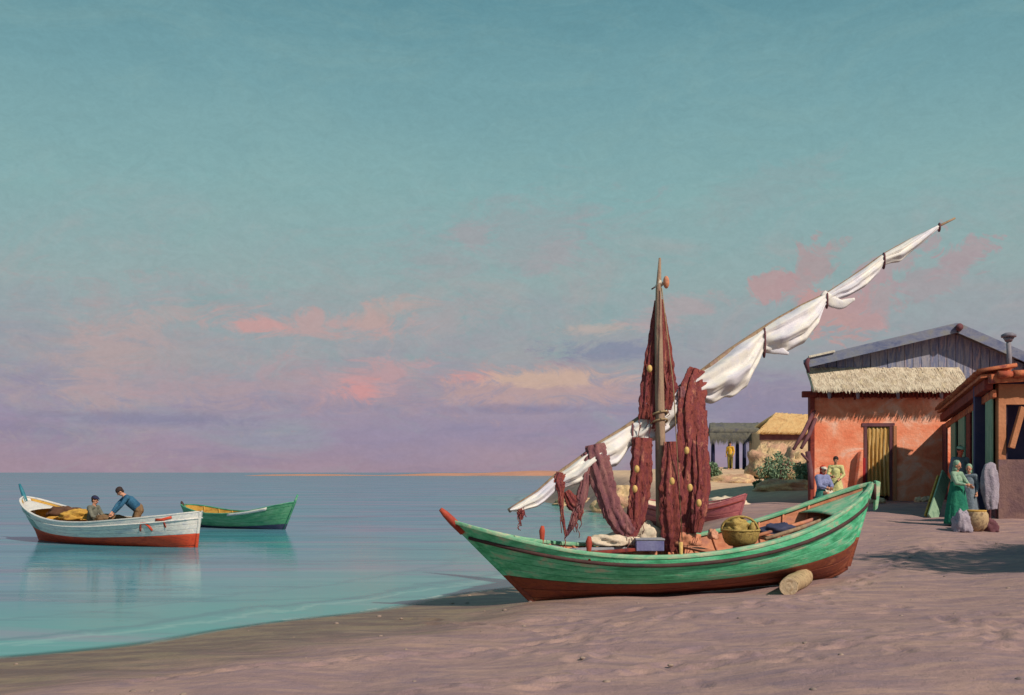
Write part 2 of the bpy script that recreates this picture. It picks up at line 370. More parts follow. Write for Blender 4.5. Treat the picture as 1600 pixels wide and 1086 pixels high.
_q = random.Random(99)
for (px0, py0, px1, py1) in ((-3.2,9.0,2.5,12.6),(2.6,12.4,9.5,22),(4.5,9.0,5.0,12.5),(-1.0,8.2,6.5,10.6),(1.0,11.6,-1.6,14.2),(8.2,13,10.5,23)):
    L_ = math.hypot(px1-px0, py1-py0); n_ = int(L_/.36); ux, uy = (px1-px0)/L_, (py1-py0)/L_
    for i_ in range(n_):
        sd0 = .09*(1 if i_ % 2 else -1)+_q.uniform(-.04,.04)+.25*math.sin(i_*.21+px0); PRINTS.append((px0+ux*i_*.36-uy*sd0, py0+uy*i_*.36+ux*sd0, math.atan2(uy, ux)+_q.uniform(-.2,.2)))
for _ in range(70): PRINTS.append((_q.uniform(0,8), _q.uniform(8,14), _q.uniform(0,6)))
def prints(x, y):
    z = np.zeros(np.shape(x))
    if np.size(x) < 10: return z
    for (a, b, t) in PRINTS:
        m = (np.abs(x-a) < .5) & (np.abs(y-b) < .5)
        if not m.any(): continue
        dx, dy = x[m]-a, y[m]-b; u = dx*math.cos(t)+dy*math.sin(t); v = -dx*math.sin(t)+dy*math.cos(t)
        e = np.sqrt((u/.17)**2+(v/.085)**2); z[m] += -.035*np.exp(-e**2)+.016*np.exp(-((e-1.55)/.35)**2)
    return z
def ground_np(x, y):
    s = shore(x, y)
    z = np.where(s > 0, 0.46*(1-np.exp(-(np.maximum(s,0)/6.0)**1.4)), -1.6*(1-np.exp(np.minimum(s,0)/14)))
    z = z + (0.62*sstep(17, 31, y)+1.05*sstep(40, 66, y))*sstep(0.3, 4.0, s)
    bump = (0.030*np.sin(x*.9+y*.5+1.2*np.sin(y*.37))+0.022*np.sin(x*1.9-y*1.3+np.sin(x*.8))+0.012*np.sin(x*4.1+y*2.7+2*np.sin(y*1.1)))
    z = z + bump*sstep(0, 2.5, s) + prints(x, y)*sstep(.6, 1.6, s)
    z = z + 0.25*np.sin(x*.55+1)*np.sin(y*.31)*sstep(42, 50, y)*sstep(2, 8, s)
    return z
def G(x, y): return float(ground_np(np.array([x]), np.array([y]))[0])
def on(px, d, dz=0.0):
    x = (px-800)/1600*d; return Vector((x, d, G(x, d)+dz))

def axis(lo, hi, c0, c1, step, g=1.12):
    a = list(np.arange(c0, c1+1e-6, step)); st = step
    while a[-1] < hi: st *= g; a.append(min(a[-1]+st, hi))
    st = step; b = []
    q = c0
    while q > lo: st *= g; q = max(q-st, lo); b.append(q)
    return np.array(b[::-1]+a)
def sheet(name, xs, ys, zf, mat_, attr=None, fine=None):
    gx, gy = np.meshgrid(xs, ys); gz = zf(gx, gy)
    nx, ny = len(xs), len(ys)
    co = np.stack([gx, gy, gz], -1).reshape(-1, 3)
    idx = np.arange(nx*ny).reshape(ny, nx)
    f = np.stack([idx[:-1,:-1], idx[:-1,1:], idx[1:,1:], idx[1:,:-1]], -1).reshape(-1, 4)
    me = bpy.data.meshes.new(name); me.vertices.add(len(co)); me.vertices.foreach_set('co', co.ravel())
    me.loops.add(f.size); me.loops.foreach_set('vertex_index', f.ravel().astype(np.int32))
    me.polygons.add(len(f)); me.polygons.foreach_set('loop_start', np.arange(0, f.size, 4, dtype=np.int32))
    me.polygons.foreach_set('use_smooth', [True]*len(f)); me.update(calc_edges=True)
    for k, v in (attr or {}).items():
        a = me.attributes.new(k, 'FLOAT', 'POINT'); a.data.foreach_set('value', v(gx, gy).ravel().astype(np.float32))
    me.materials.append(mat_); o = bpy.data.objects.new(name, me); C.objects.link(o); o['kind'] = 'structure'
    return o

def sand_material():
    m = bpy.data.materials.new('beach_sand'); m.use_nodes = True; nt = m.node_tree; N = nt.nodes; L = nt.links; b = N['Principled BSDF']
    tc = N.new('ShaderNodeTexCoord')
    def nz(scale, det=5, r=.6, dist=0., sc=(1,1,1)):
        mp = N.new('ShaderNodeMapping'); mp.inputs['Scale'].default_value = sc; L.new(tc.outputs['Object'], mp.inputs[0])
        n = N.new('ShaderNodeTexNoise'); n.inputs['Scale'].default_value = scale; n.inputs['Detail'].default_value = det
        n.inputs['Roughness'].default_value = r; n.inputs['Distortion'].default_value = dist; L.new(mp.outputs[0], n.inputs['Vector']); return n.outputs['Fac']
    def mr(v, a, b_, c=0., d=1.):
        n = N.new('ShaderNodeMapRange'); n.interpolation_type = 'SMOOTHSTEP'; L.new(v, n.inputs[0])
        for i, q in enumerate((a, b_, c, d)): n.inputs[i+1].default_value = q
        return n.outputs[0]
    def mx(f, a, c):
        n = N.new('ShaderNodeMix'); n.data_type = 'RGBA'
        for i, v in ((0, f), (6, a), (7, c)):
            if isinstance(v, (float, int, tuple)): n.inputs[i].default_value = v
            else: L.new(v, n.inputs[i])
        return n.outputs[2]
    def mul(a, c):
        n = N.new('ShaderNodeMath'); n.operation = 'MULTIPLY'; L.new(a, n.inputs[0])
        if isinstance(c, float): n.inputs[1].default_value = c
        else: L.new(c, n.inputs[1])
        return n.outputs[0]
    sh = N.new('ShaderNodeAttribute'); sh.attribute_name = 'shore'; dr = N.new('ShaderNodeAttribute'); dr.attribute_name = 'dry'
    shn = N.new('ShaderNodeMath'); shn.operation = 'ADD'; L.new(sh.outputs['Fac'], shn.inputs[0])
    q = mul(nz(.8, 5, .6, 1., (1,2,1)), 3.0); L.new(q, shn.inputs[1])
    wet = mr(shn.outputs[0], 2.6, 5.0, 1., 0.)
    big = nz(1.1, 6, .62, 1.2, (.55, 1.7, 1)); mid = nz(3.2, 5, .65, .8, (.6,1.6,1)); st = nz(1.6, 6, .7, .3, (.45, 1.8, 1))
    col = mx(mr(big, .38, .62), lin(148,122,122), lin(168,138,130))
    col = mx(mul(mr(mid, .45, .66), .55), col, lin(130,112,124))
    col = mx(mul(mr(st, .56, .70), .45), col, lin(182,148,132))
    col = mx(mul(mr(nz(1.7, 6, .7, 1., (.5,2.2,1)), .56, .68), .45), col, lin(128,112,96))
    dryc = mx(mr(mid, .4, .6), lin(190,158,134), lin(214,184,150))
    col = mx(dr.outputs['Fac'], col, dryc)
    wetc = mx(mr(st, .42, .6), lin(104,84,72), lin(132,114,88))
    col = mx(mul(wet, .85), col, wetc)
    g = nz(90, 3, .8); g2 = nz(3.0, 6, .62, .1)
    k = mr(g, .2, .8, .86, 1.14)
    vm = N.new('ShaderNodeVectorMath'); vm.operation = 'SCALE'; L.new(col, vm.inputs[0]); L.new(k, vm.inputs['Scale'])
    L.new(vm.outputs[0], b.inputs['Base Color'])
    L.new(mr(wet, 0., 1., .9, .5), b.inputs['Roughness']); b.inputs['Specular IOR Level'].default_value = .25
    b1 = N.new('ShaderNodeBump'); b1.inputs['Strength'].default_value = .6; b1.inputs['Distance'].default_value = .08; L.new(g2, b1.inputs['Height'])
    b2 = N.new('ShaderNodeBump'); b2.inputs['Strength'].default_value = .5; b2.inputs['Distance'].default_value = .01; L.new(g, b2.inputs['Height']); L.new(b1.outputs[0], b2.inputs['Normal'])
    L.new(b2.outputs[0], b.inputs['Normal'])
    return m
xs = axis(-70, 600, -6, 11, .055, 1.06); ys = axis(-30, 172, 7.5, 16.5, .05, 1.035)
sheet('ground', xs, ys, ground_np, sand_material(),
      {'shore': shore, 'dry': lambda x, y: sstep(36, 46, y)*sstep(1, 5, shore(x, y))})

def water_material():
    m = bpy.data.materials.new('sea_water'); m.use_nodes = True; nt = m.node_tree; N = nt.nodes; L = nt.links; b = N['Principled BSDF']
    tc = N.new('ShaderNodeTexCoord')
    def nz(scale, det, r, dist, sc):
        mp = N.new('ShaderNodeMapping'); mp.inputs['Scale'].default_value = sc; L.new(tc.outputs['Object'], mp.inputs[0])
        n = N.new('ShaderNodeTexNoise'); n.inputs['Scale'].default_value = scale; n.inputs['Detail'].default_value = det
        n.inputs['Roughness'].default_value = r; n.inputs['Distortion'].default_value = dist; L.new(mp.outputs[0], n.inputs['Vector']); return n.outputs['Fac']
    def mr(v, a, b_, c=0., d=1.):
        n = N.new('ShaderNodeMapRange'); n.interpolation_type = 'SMOOTHSTEP'; L.new(v, n.inputs[0])
        for i, q in enumerate((a, b_, c, d)): n.inputs[i+1].default_value = q
        return n.outputs[0]
    def mx(f, a, c):
        n = N.new('ShaderNodeMix'); n.data_type = 'RGBA'
        for i, v in ((0, f), (6, a), (7, c)):
            if isinstance(v, (float, int, tuple)): n.inputs[i].default_value = v
            else: L.new(v, n.inputs[i])
        return n.outputs[2]
    sh = N.new('ShaderNodeAttribute'); sh.attribute_name = 'shore'
    shallow = mr(sh.outputs['Fac'], -9.0, -0.2)
    s1 = nz(.45, 6, .6, .8, (.35, 1.3, 1)); s2 = nz(.12, 5, .6, .6, (.25, 1.6, 1))
    deep = mx(mr(s2, .40, .62), lin(78,150,166), lin(104,152,172))
    col = mx(shallow, deep, lin(84,162,158))
    col = mx(mr(s1, .5, .64, 0., .5), col, lin(52,112,128))
    s3 = nz(.22, 6, .65, 1.2, (.22, 1.5, 1)); s4 = nz(.5, 6, .7, 1.0, (.25, 2.2, 1))
    col = mx(mr(s3, .50, .62, 0., .55), col, lin(152,140,164))
    col = mx(mr(s4, .52, .64, 0., .6), col, lin(112,170,172))
    def addm(a, c, k):
        n = N.new('ShaderNodeMath'); n.operation = 'MULTIPLY_ADD'; L.new(c, n.inputs[0]); n.inputs[1].default_value = k; L.new(a, n.inputs[2]); return n.outputs[0]
    sw = addm(sh.outputs['Fac'], nz(.8, 6, .68, 1.0, (1, 1, 1)), 1.35)
    def line(c, w, q):
        n = N.new('ShaderNodeMath'); n.operation = 'SUBTRACT'; L.new(sw, n.inputs[0]); n.inputs[1].default_value = c
        m2 = N.new('ShaderNodeMath'); m2.operation = 'ABSOLUTE'; L.new(n.outputs[0], m2.inputs[0]); return mr(m2.outputs[0], 0., w, q, 0.)
    col = mx(line(.66, .13, .8), col, lin(188,212,200))
    col = mx(line(-.30, .16, .4), col, lin(150,200,190))
    col = mx(line(-.75, .28, .55), col, lin(62,122,132))
    col = mx(line(-2.4, .25, .35), col, lin(66,128,138))
    L.new(col, b.inputs['Base Color']); b.inputs['Roughness'].default_value = .5; b.inputs['Specular IOR Level'].default_value = 0.0
    r1 = nz(.8, 4, .55, .5, (.5, 2.0, 1)); r2 = nz(5.5, 4, .6, .3, (.5, 1.7, 1))
    b1 = N.new('ShaderNodeBump'); b1.inputs['Strength'].default_value = .10; b1.inputs['Distance'].default_value = .10; L.new(r1, b1.inputs['Height'])
    b2 = N.new('ShaderNodeBump'); b2.inputs['Strength'].default_value = .10; b2.inputs['Distance'].default_value = .02; L.new(r2, b2.inputs['Height']); L.new(b1.outputs[0], b2.inputs['Normal'])
    L.new(b2.outputs[0], b.inputs['Normal'])
    gl = N.new('ShaderNodeBsdfGlossy'); gl.inputs['Roughness'].default_value = .05; L.new(b2.outputs[0], gl.inputs['Normal'])
    fr = N.new('ShaderNodeFresnel'); fr.inputs['IOR'].default_value = 1.33
    ff = mr(fr.outputs[0], 0., .6, .07, .50)
    mxs = N.new('ShaderNodeMixShader'); L.new(ff, mxs.inputs[0]); L.new(b.outputs[0], mxs.inputs[1]); L.new(gl.outputs[0], mxs.inputs[2])
    tr = N.new('ShaderNodeBsdfTransparent'); al = mr(sh.outputs['Fac'], -.30, .02, 1., .25)
    mx2 = N.new('ShaderNodeMixShader'); L.new(al, mx2.inputs[0]); L.new(tr.outputs[0], mx2.inputs[1]); L.new(mxs.outputs[0], mx2.inputs[2])
    L.new(mx2.outputs[0], N['Material Output'].inputs[0])
    return m
wx = axis(-6000, 6000, -14, 6, .25, 1.12); wy = axis(-60, 9000, 8, 30, .25, 1.10)
sheet('sea', wx, wy, lambda x, y: 0*x, water_material(), {'shore': shore})

# low sandy spit on the horizon
def far_spit():
    m = mat('far_sand', [(186,132,108),(196,142,116),(168,126,116)], (.02,.05,.05), .95, .2, .2, fine=.08)
    xs = np.linspace(-170, 420, 150); ys = np.linspace(600, 700, 12)
    def z(x, y):
        e = sstep(-170, 20, x)*.55+.45*sstep(-172, -150, x)
        return e*(2.6+1.0*np.sin(x*.031+1)+.5*np.sin(x*.09))*np.sin(np.pi*np.clip((y-600)/100, 0, 1))**.45*.85-.4
    sheet('sandy_spit', xs, ys, z, m)
far_spit()

# ------------------------------------------------------------------ boats
class Hull:
    """local frame: x from bow to stern, z up, near side is -y"""
    def __init__(s, L, B, keel0, keel1, sheer, zk=lambda u: 0.0, pw=2.3, pe=.75, q0=.8, r0=.85):
        s.L, s.B, s.k0, s.k1, s.sheer, s.zk, s.pw, s.pe, s.q0, s.r0 = L, B, keel0, keel1, sheer, zk, pw, pe, q0, r0
        s.us = np.array([a for a, _ in sheer]); s.zs = np.array([b for _, b in sheer])
    def zsheer(s, u):
        # smooth interpolation
        us, zs = s.us, s.zs; i = int(min(max(np.searchsorted(us, u)-1, 0), len(us)-2))
        t = (u-us[i])/(us[i+1]-us[i]); m = np.gradient(zs, us); h = us[i+1]-us[i]
        return float((2*t**3-3*t*t+1)*zs[i]+(t**3-2*t*t+t)*h*m[i]+(-2*t**3+3*t*t)*zs[i+1]+(t**3-t*t)*h*m[i+1])
    def beam(s, u): return s.B*max(0, 1-abs(2*u-1)**s.pw)**s.pe
    def pt(s, u, v, side, off=0.0):
        u = min(max(u, 0), 1); e = abs(2*u-1)**2; th = v*math.pi/2
        q = s.q0+(1.15-s.q0)*e; r = s.r0
        zf = (1-math.cos(th))**r if th > 0 else 0.0
        y = (s.beam(u))*math.sin(th)**q*(.9+.1*zf)
        zk, zs = s.zk(u), s.zsheer(u); z = zk+(zs-zk)*zf
        xk = s.k0+(s.k1-s.k0)*u; x = xk+(s.L*u-xk)*zf
        return Vector((x, side*max(y+off, 0.012 if off >= 0 else 0.0), z))
    def strip(s, v0, v1, side, proud=.013, U=44, rows=5, u0=0, u1=1):
        R = []; TT = [(0,-.008),(.035,proud),(.09,proud),(.36,proud),(.64,proud),(.91,proud),(.965,proud),(1,-.008)]
        for i in range(U+1):
            u = u0+(u1-u0)*i/U
            R.append([s.pt(u, v0+(v1-v0)*t, side, o) for t, o in TT])
        return R

def fit_boat(root, H, mats, vwl=.47, vrub=.86, nb=3, nt=4, thwarts=(.3,.5,.7), stem_ext=.22, ribs=10, gun=.05, inner=None, rub=True, tipmat=None, sternmat=None):
    for side in (-1, 1):
        for k in range(nb):
            MB().grid(H.strip(.03+(vwl-.03)*k/nb, .03+(vwl-.03)*(k+1)/nb, side)).build('bottom_plank', mats['bottom'], root)
        for k in range(nt):
            MB().grid(H.strip(vwl+(vrub-vwl)*k/nt, vwl+(vrub-vwl)*(k+1)/nt, side)).build('side_plank', mats['side'], root)
        MB().grid(H.strip(vrub, 1, side, .02)).build('sheer_plank', mats['sheer'], root)
        if rub:
            MB().tube([H.pt(i/40, vrub, side, .028) for i in range(41)], gun*.55, 6).build('rubbing_strake', mats['rub'], root)
        # gunwale cap
        R = []
        for i in range(45):
            p = H.pt(i/44, 1, side, 0); w = gun*1.3; y = p.y
            a = side*max(abs(y)+.03, .03); b_ = side*max(abs(y)-w, 0.0)
            R.append([Vector((p.x,a,p.z-gun*.5)), Vector((p.x,a,p.z+gun*.5)), Vector((p.x,b_,p.z+gun*.5)), Vector((p.x,b_,p.z-gun*.5))])
        MB().grid(R, True).build('gunwale', mats['gun'], root, bevel=gun*.15)
    # inner lining
    R = []
    for i in range(41):
        u = .012+.976*i/40
        R.append([H.pt(u, .12+.87*j/8, -1, -.03) for j in range(8, -1, -1)]+[H.pt(u, .12+.87*j/8, 1, -.03) for j in range(9)])
    MB().grid(R).build('inner_lining', mats['inner'], root)
    for k in range(ribs):
        u = .12+.76*k/(ribs-1)
        for side in (-1, 1):
            MB().tube([H.pt(u, .2+.78*j/8, side, -.045) for j in range(9)], .02, 5).build('rib', mats['inner'], root)
    # floor boards
    R = []
    for i in range(21):
        u = .12+.76*i/20; z = H.pt(u, .42, 1).z; w = max(abs(H.pt(u, .42, 1).y)-.04, .02); x = H.pt(u, .42, 1).x
        R.append([Vector((x, -w, z)), Vector((x, w, z))])
    MB().grid(R).build('floor', mats['floor'], root, solid=.02)
    for u in thwarts:
        p = H.pt(u, .88, 1, -.04); MB().box((p.x, 0, p.z), (.2, 2*abs(p.y), .035)).build('thwart', mats['thwart'], root, bevel=.006, smooth=False)
    # keel, stem, stern post
    MB().grid([[H.pt(i/30, 0, 1)+Vector((0, a, b)) for a, b in ((-.03,-.05),(.03,-.05),(.03,.05),(-.03,.05))] for i in range(31)], True).build('keel', mats['bottom'], root)
    for u, nm, dx in ((0, 'stem_post', -.05), (1, 'stern_post', .05)):
        for v0, v1, mt in ((0, vwl, mats['bottom']), (vwl, 1, mats['side'] if u == 0 or not sternmat else sternmat)):
            R = []
            for j in range(9):
                v = v0+(v1-v0)*j/8; p = H.pt(u, v, 1); p.y = 0
                R.append([p+Vector((dx*a, b, 0)) for a, b in ((1,-.025),(1,.025),(-1,.04),(-1,-.04))])
            MB().grid(R, True).build(nm, mt, root)
    # protruding stem head
    a = H.pt(0, .93, 1); b = H.pt(0, 1, 1); a.y = b.y = 0; t = (b-a).normalized()
    MB().tube([a-t*.05, b, b+t*stem_ext*.6, b+t*stem_ext], [.055,.06,.05,.03], 8).build('stem_head', tipmat or mats['side'], root, label=None)

# ---- the big green boat drawn up on the beach
base = on(822, 14.95); 
big = thing('fishing_boat', 'large green beached fishing boat with red-brown bottom, mast and furled white sail', 'fishing boat',
            (base.x, base.y, base.z-.02), (math.radians(2.5), math.radians(-2.2), math.radians(20)))
LB = 7.24; KX = -1.08
HB = Hull(LB, .88, -KX+.12, 6.75, [(0,1.26),(.08,1.07),(.2,.84),(.33,.70),(.45,.66),(.58,.70),(.70,.82),(.82,1.03),(.92,1.28),(1,1.50)],
          zk=lambda u: .25*max(0, (u-.9)/.1)**2*.6, pw=2.5, pe=.7)
_pt = HB.pt
def pt_shift(u, v, side, off=0.0):
    p = _pt(u, v, side, off); p.x += KX; return p
HB.pt = pt_shift
bm_ = {'bottom': X['redbrown'], 'side': X['green'], 'sheer': X['green'], 'rub': X['dark_line'], 'gun': X['green_light'], 'inner': X['orange_in'], 'floor': X['dark_hold'], 'thwart': X['orange_in']}
fit_boat(big, HB, bm_, vwl=.50, nb=3, nt=4, thwarts=(.36,.56,.72), stem_ext=.26, ribs=14, gun=.055, tipmat=X['red_tip'])
def deck(H, root, u0, u1, m, name='deck', v=.93, crown=.05):
    R = []
    for i in range(13):
        u = u0+(u1-u0)*i/12; p = H.pt(u, v, 1, -.03); R.append([Vector((p.x, p.y*j/4, p.z+crown*(1-(j/4)**2))) for j in range(-4, 5)])
    return MB().grid(R).build(name, m, root, solid=.02)
deck(HB, big, .02, .22, X['plank_blue'], 'foredeck'); deck(HB, big, .86, .985, X['green_light'], 'stern_deck')
# rudder head behind the stern post
sp = HB.pt(1, 1, 1); sp.y = 0
MB().prism([Vector((sp.x+.065,-.03,sp.z+.05)),Vector((sp.x+.17,-.03,sp.z+.02)),Vector((sp.x+.15,-.03,sp.z-.20)),Vector((sp.x+.11,-.03,sp.z-.42)),Vector((sp.x+.05,-.03,sp.z-.46))], (0,.06,0)).build('rudder_head', X['green_light'], big, bevel=.015, smooth=False)
MB().box((sp.x+.05, 0, sp.z-.14), (.04,.075,.26)).build('rudder_hinge', X['dark_line'], big)
# red thole pins
for u, side in ((.245,-1), (.225,1)):
    p = HB.pt(u, 1, side, -.04); MB().tube([p-Vector((0,0,.1)), p+Vector((0,0,.03)), p+Vector((0,0,.16)), p+Vector((.01,0,.24))], [.03,.035,.05,.025], 8).build('thole_pin', X['red_tip'], big)
p = HB.pt(.44, 1, -1, -.05); MB().tube([p-Vector((0,0,.1)), p+Vector((0,0,.2))], [.025,.03], 8).build('belaying_pin', X['cork'], big)

bpy.context.view_layer.update()
BW = Matrix.Translation(big.location) @ big.rotation_euler.to_matrix().to_4x4(); BI = BW.inverted()
def bl(px, py, d): return BI @ P(px, py, d)
# mast
DM = 15.95
mpts = [bl(1036, 880, DM), bl(1033, 780, DM), bl(1031, 640, DM), bl(1029, 520, DM), bl(1029, 452, DM), bl(1031, 403, DM)]
MB().tube(mpts, [.085,.085,.075,.06,.045,.018], 12).build('mast', X['mast'], big)
mt = [o for o in big.children if o.name.startswith('mast')][0]
MB().tube([bl(1026, 448, DM), bl(1031, 440, DM), bl(1036, 446, DM)], [.03,.05,.03], 8).build('mast_cap', X['white_cloth'], mt)
MB().ball(bl(1041, 441, DM-.05), (.05,.05,.10), 9, 7).build('mast_block', X['orange_in'], mt)
MB().tube([bl(1024,448,DM), bl(1018,452,DM)], .012, 5).build('mast_pin', X['dark_line'], mt)
# yard with furled sail
YP = [(795,798),(840,768),(870,745),(905,717),(935,696),(970,675),(1000,655),(1030,636),(1060,612),(1100,580),(1140,549),(1180,520),(1215,500),(1250,481),(1290,460),(1320,443),(1350,421),(1380,400),(1420,376),(1460,353),(1492,341)]
def dy(px): return 15.45+(px-795)/697*2.5
yx = np.array([a for a, _ in YP], float); yy = np.array([b for _, b in YP], float)
kk = np.ones(3)/3
yy = np.concatenate([[yy[0]], np.convolve(yy, kk, 'valid'), [yy[-1]]])
def yardp(px): return float(np.interp(px, yx, yy))
pts = [bl(q, yardp(q), dy(q)) for q in np.linspace(795, 1492, 60)]
yard = MB().tube(pts, [.028+.034*math.sin(math.pi*min(1,(i+4)/50)) if i < 46 else .04-.022*(i-46)/13 for i in range(60)], 9).build('yard', X['spar'], big)
DR = [(797,4),(810,13),(850,27),(870,24),(890,34),(912,40),(940,46),(962,50),(985,34),(1000,44),(1028,52),(1055,54),(1078,44),(1098,48),(1115,62),(1140,74),(1165,74),(1183,52),(1192,36),(1200,44),(1225,60),(1255,60),(1275,46),(1288,18),(1296,18),(1325,27),(1350,30),(1372,24),(1380,17),(1386,20),(1405,26),(1430,20),(1450,12),(1466,6)]
dx_ = np.array([a for a, _ in DR], float); dd_ = np.array([b for _, b in DR], float)
TIES = [870, 985, 1190, 1290, 1379, 1467]
def sail_mesh():
    R = []; n = 40; NS = 260
    for i in range(NS+1):
        px = 797+(1466-797)*i/NS; d = dy(px)-.02; sc = d/1600
        top = P(px, yardp(px)-2.0, d); drop = float(np.interp(px, dx_, dd_))*sc
        near = min(abs(px-t) for t in TIES); open_ = min(1, near/26)
        w = (.05+.34*drop)*(.55+.45*open_)
        row = []
        for k in range(n):
            a = 2*math.pi*k/n
            cz = -drop*(.5-.5*math.cos(a)); 
            th = w*math.sin(a)*(.75+.35*(.5-.5*math.cos(a)))
            v = Vector((top.x, top.y+th, top.z+cz))
            # soft folds run from tie to tie along the yard and gather at the ties
            h = .5-.5*math.cos(a); sg = -1 if math.sin(a) < 0 else 1; e = abs(math.sin(a))**.5
            ww = mn.noise(Vector((px*.011, sg*3.0, 2.0)))*1.1+mn.noise(Vector((px*.03, h*1.5, sg*5.0)))*.35
            f1 = math.sin(2*math.pi*(2.3*h+ww)); f2 = math.sin(2*math.pi*(4.6*h-ww*1.4+.3)); f1 = f1*abs(f1)**-.3 if abs(f1) > 1e-3 else f1
            amp = (.085*drop+.008)*(.35+.65*open_)
            v.y += sg*e*(f1*amp+f2*amp*.4)
            v.z += mn.noise(Vector((px*.05, 1.0, 4.0)))*.10*drop*h
            row.append(BI @ v)
        R.append(row)
    b = MB().grid(R, True); m = len(R)*n
    b.f.append(tuple(range(n))[::-1]); b.f.append(tuple(range(m-n, m)))
    return b
sail = sail_mesh().build('furled_sail', X['sail'], yard)
for t in TIES[1:]:
    dr = float(np.interp(t, dx_, dd_)); dd = dy(t); sc = dd/1600; c = P(t+dr*.1, yardp(t)+dr*.5-1, dd)
    ring = []
    for k in range(17):
        a = 2*math.pi*k/16; ring.append(BI @ (c+Vector((.12*dr*sc*math.cos(a)*0+.012*math.sin(a), (.055+.17*dr*sc)*math.sin(a), (dr*.5+3)*sc*math.cos(a)))))
    MB().tube(ring, .016, 6, cap=False).build('sail_tie', X['purple_wood'], yard)

# cloth bundles: path of (px, py, d, width_px)
def bundle(path, folds=5, amp=.22, flat=.4, seed=0, n=30, steps=46, inv=None, rag=0.0):
    path = np.array(path, float); t = np.linspace(0, 1, len(path)); T = np.linspace(0, 1, steps)
    cols = [np.interp(T, t, path[:, k]) for k in range(4)]
    for k in range(4):
        for _ in range(3): c = cols[k].copy(); c[1:-1] = (cols[k][:-2]+2*cols[k][1:-1]+cols[k][2:])/4; cols[k] = c
    pts = [P(a, b, d) for a, b, d in zip(*cols[:3])]
    R = []
    for i, p in enumerate(pts):
        tg = (pts[min(i+1, steps-1)]-pts[max(i-1, 0)]).normalized(); ac = tg.cross(Vector((0,1,0))).normalized()
        w = cols[3][i]*cols[2][i]/1600/2; row = []
        for k in range(n):
            a = 2*math.pi*k/n; ph = seed+1.3*mn.noise(Vector((T[i]*3, seed, 0)))
            rr = 1+amp*math.sin(folds*a+ph*3+T[i]*2)+.5*amp*mn.noise(Vector((math.cos(a)*2.5, math.sin(a)*2.5+seed, T[i]*7)))
            rr += rag*mn.noise(Vector((seed+math.cos(a)*1.2, T[i]*16, 3.0)))+rag*.7*mn.noise(Vector((seed+math.cos(a)*3, T[i]*45, 9.0)))
            rr += .10*mn.noise(Vector((math.cos(a)*5+seed, math.sin(a)*5, T[i]*22)))
            v = p+ac*(math.cos(a)*w*rr)+Vector((0,1,0))*(math.sin(a)*w*flat*rr+.02*math.sin(a))
            row.append(inv @ v if inv else v)
        R.append(row)
    b = MB().grid(R, True); m = len(R)*n
    b.f.append(tuple(range(n))[::-1]); b.f.append(tuple(range(m-n, m)))
    return b
for q in ((1192,545,16.85,8,1232,553),(1291,474,17.2,6,1335,467)):
    bundle([(q[0]-6,q[1]-16,q[2],10),(q[0]+8,q[1]-2,q[2],18),(q[0]+24,q[1]+2,q[2],14),(q[4],q[5],q[2],4)], 3, .2, .35, q[0], inv=BI, n=16, steps=20).build('sail_flap', X['sail'], yard)
# forestay-like halyard lines
MB().tube([bl(1034,450,DM-.08), bl(1052,600,DM-.3), bl(1066,845,15.6)], .008, 5).build('halyard', X['rope'], big)

def net(label, paths, corks=(), m='net', group='nets hung up to dry on the mast and yard'):
    p0 = P(paths[0][0][0], paths[0][0][1], paths[0][0][2])
    r = thing('fishing_net', label, 'fishing net', p0, group=group)
    for i, pa in enumerate(paths):
        bundle(pa, 7+i, .24, .40, i*2.3+p0.x, n=56, steps=90, rag=.16).build('net_fold', X[m], r, world=True)
    q_ = random.Random(int(p0.x*100)); b_ = MB()
    for pa in paths:
        for _ in range(9):
            a = pa[q_.randrange(max(1, len(pa)//2), len(pa))]; px_ = a[0]+q_.uniform(-.5,.5)*a[3]; l_ = q_.uniform(8, 26); y_ = a[1]+q_.uniform(-10,10)
            pts_ = [P(px_+q_.uniform(-1.5,1.5)*k, y_+l_*k/3, a[2]-.08) for k in range(4)]
            b_.tube(pts_, .006, 4)
    b_.build('loose_strands', X[m], r, world=True, kind='stuff')
    for (cx, cy, cd) in corks:
        MB().ball(P(cx, cy, cd), (.042,.035,.06), 9, 7).build('float', X['cork'], r, world=True)
    return r
# nets hoisted up the mast
net('tall narrow maroon net hoisted up the left side of the mast', [[(1026,470,16.05,6),(1021,520,16.05,12),(1016,570,16.05,17),(1011,620,16.05,21),(1008,655,16.05,18)], [(1024,600,16.0,6),(1021,640,16.0,9),(1022,670,16.0,7)]], [(1015,576,15.9)])
net('tall wine red net hoisted up the right side of the mast', [[(1033,468,16.05,6),(1037,520,16.05,14),(1041,570,16.05,20),(1045,606,16.05,20),(1041,640,16.05,14)]])
net('broad maroon net hanging beside the mast down into the hold', [[(1046,690,15.8,16),(1048,730,15.75,26),(1050,780,15.7,34),(1052,825,15.7,34),(1054,862,15.75,20)]], [(1050,752,15.5)])
net('largest red-brown net, hung over the yard and reaching the gunwale', [[(1092,578,16.5,28),(1086,600,16.35,34),(1080,640,16.1,36),(1082,700,15.9,42),(1082,760,15.8,40),(1076,800,15.75,38),(1070,846,15.75,20)], [(1096,640,16.2,16),(1094,700,15.8,22),(1096,760,15.7,24),(1092,800,15.6,22),(1088,832,15.6,12)]],
    [(1073,704,15.64),(1078,762,15.5),(1092,786,15.45)])
net('maroon net bundle between the mast and the sling, reddish with yellow floats', [[(1004,684,15.95,26),(1003,720,15.85,28),(999,770,15.8,28),(993,810,15.75,24),(984,838,15.7,16)]], [(995,733,15.6),(992,764,15.6)])
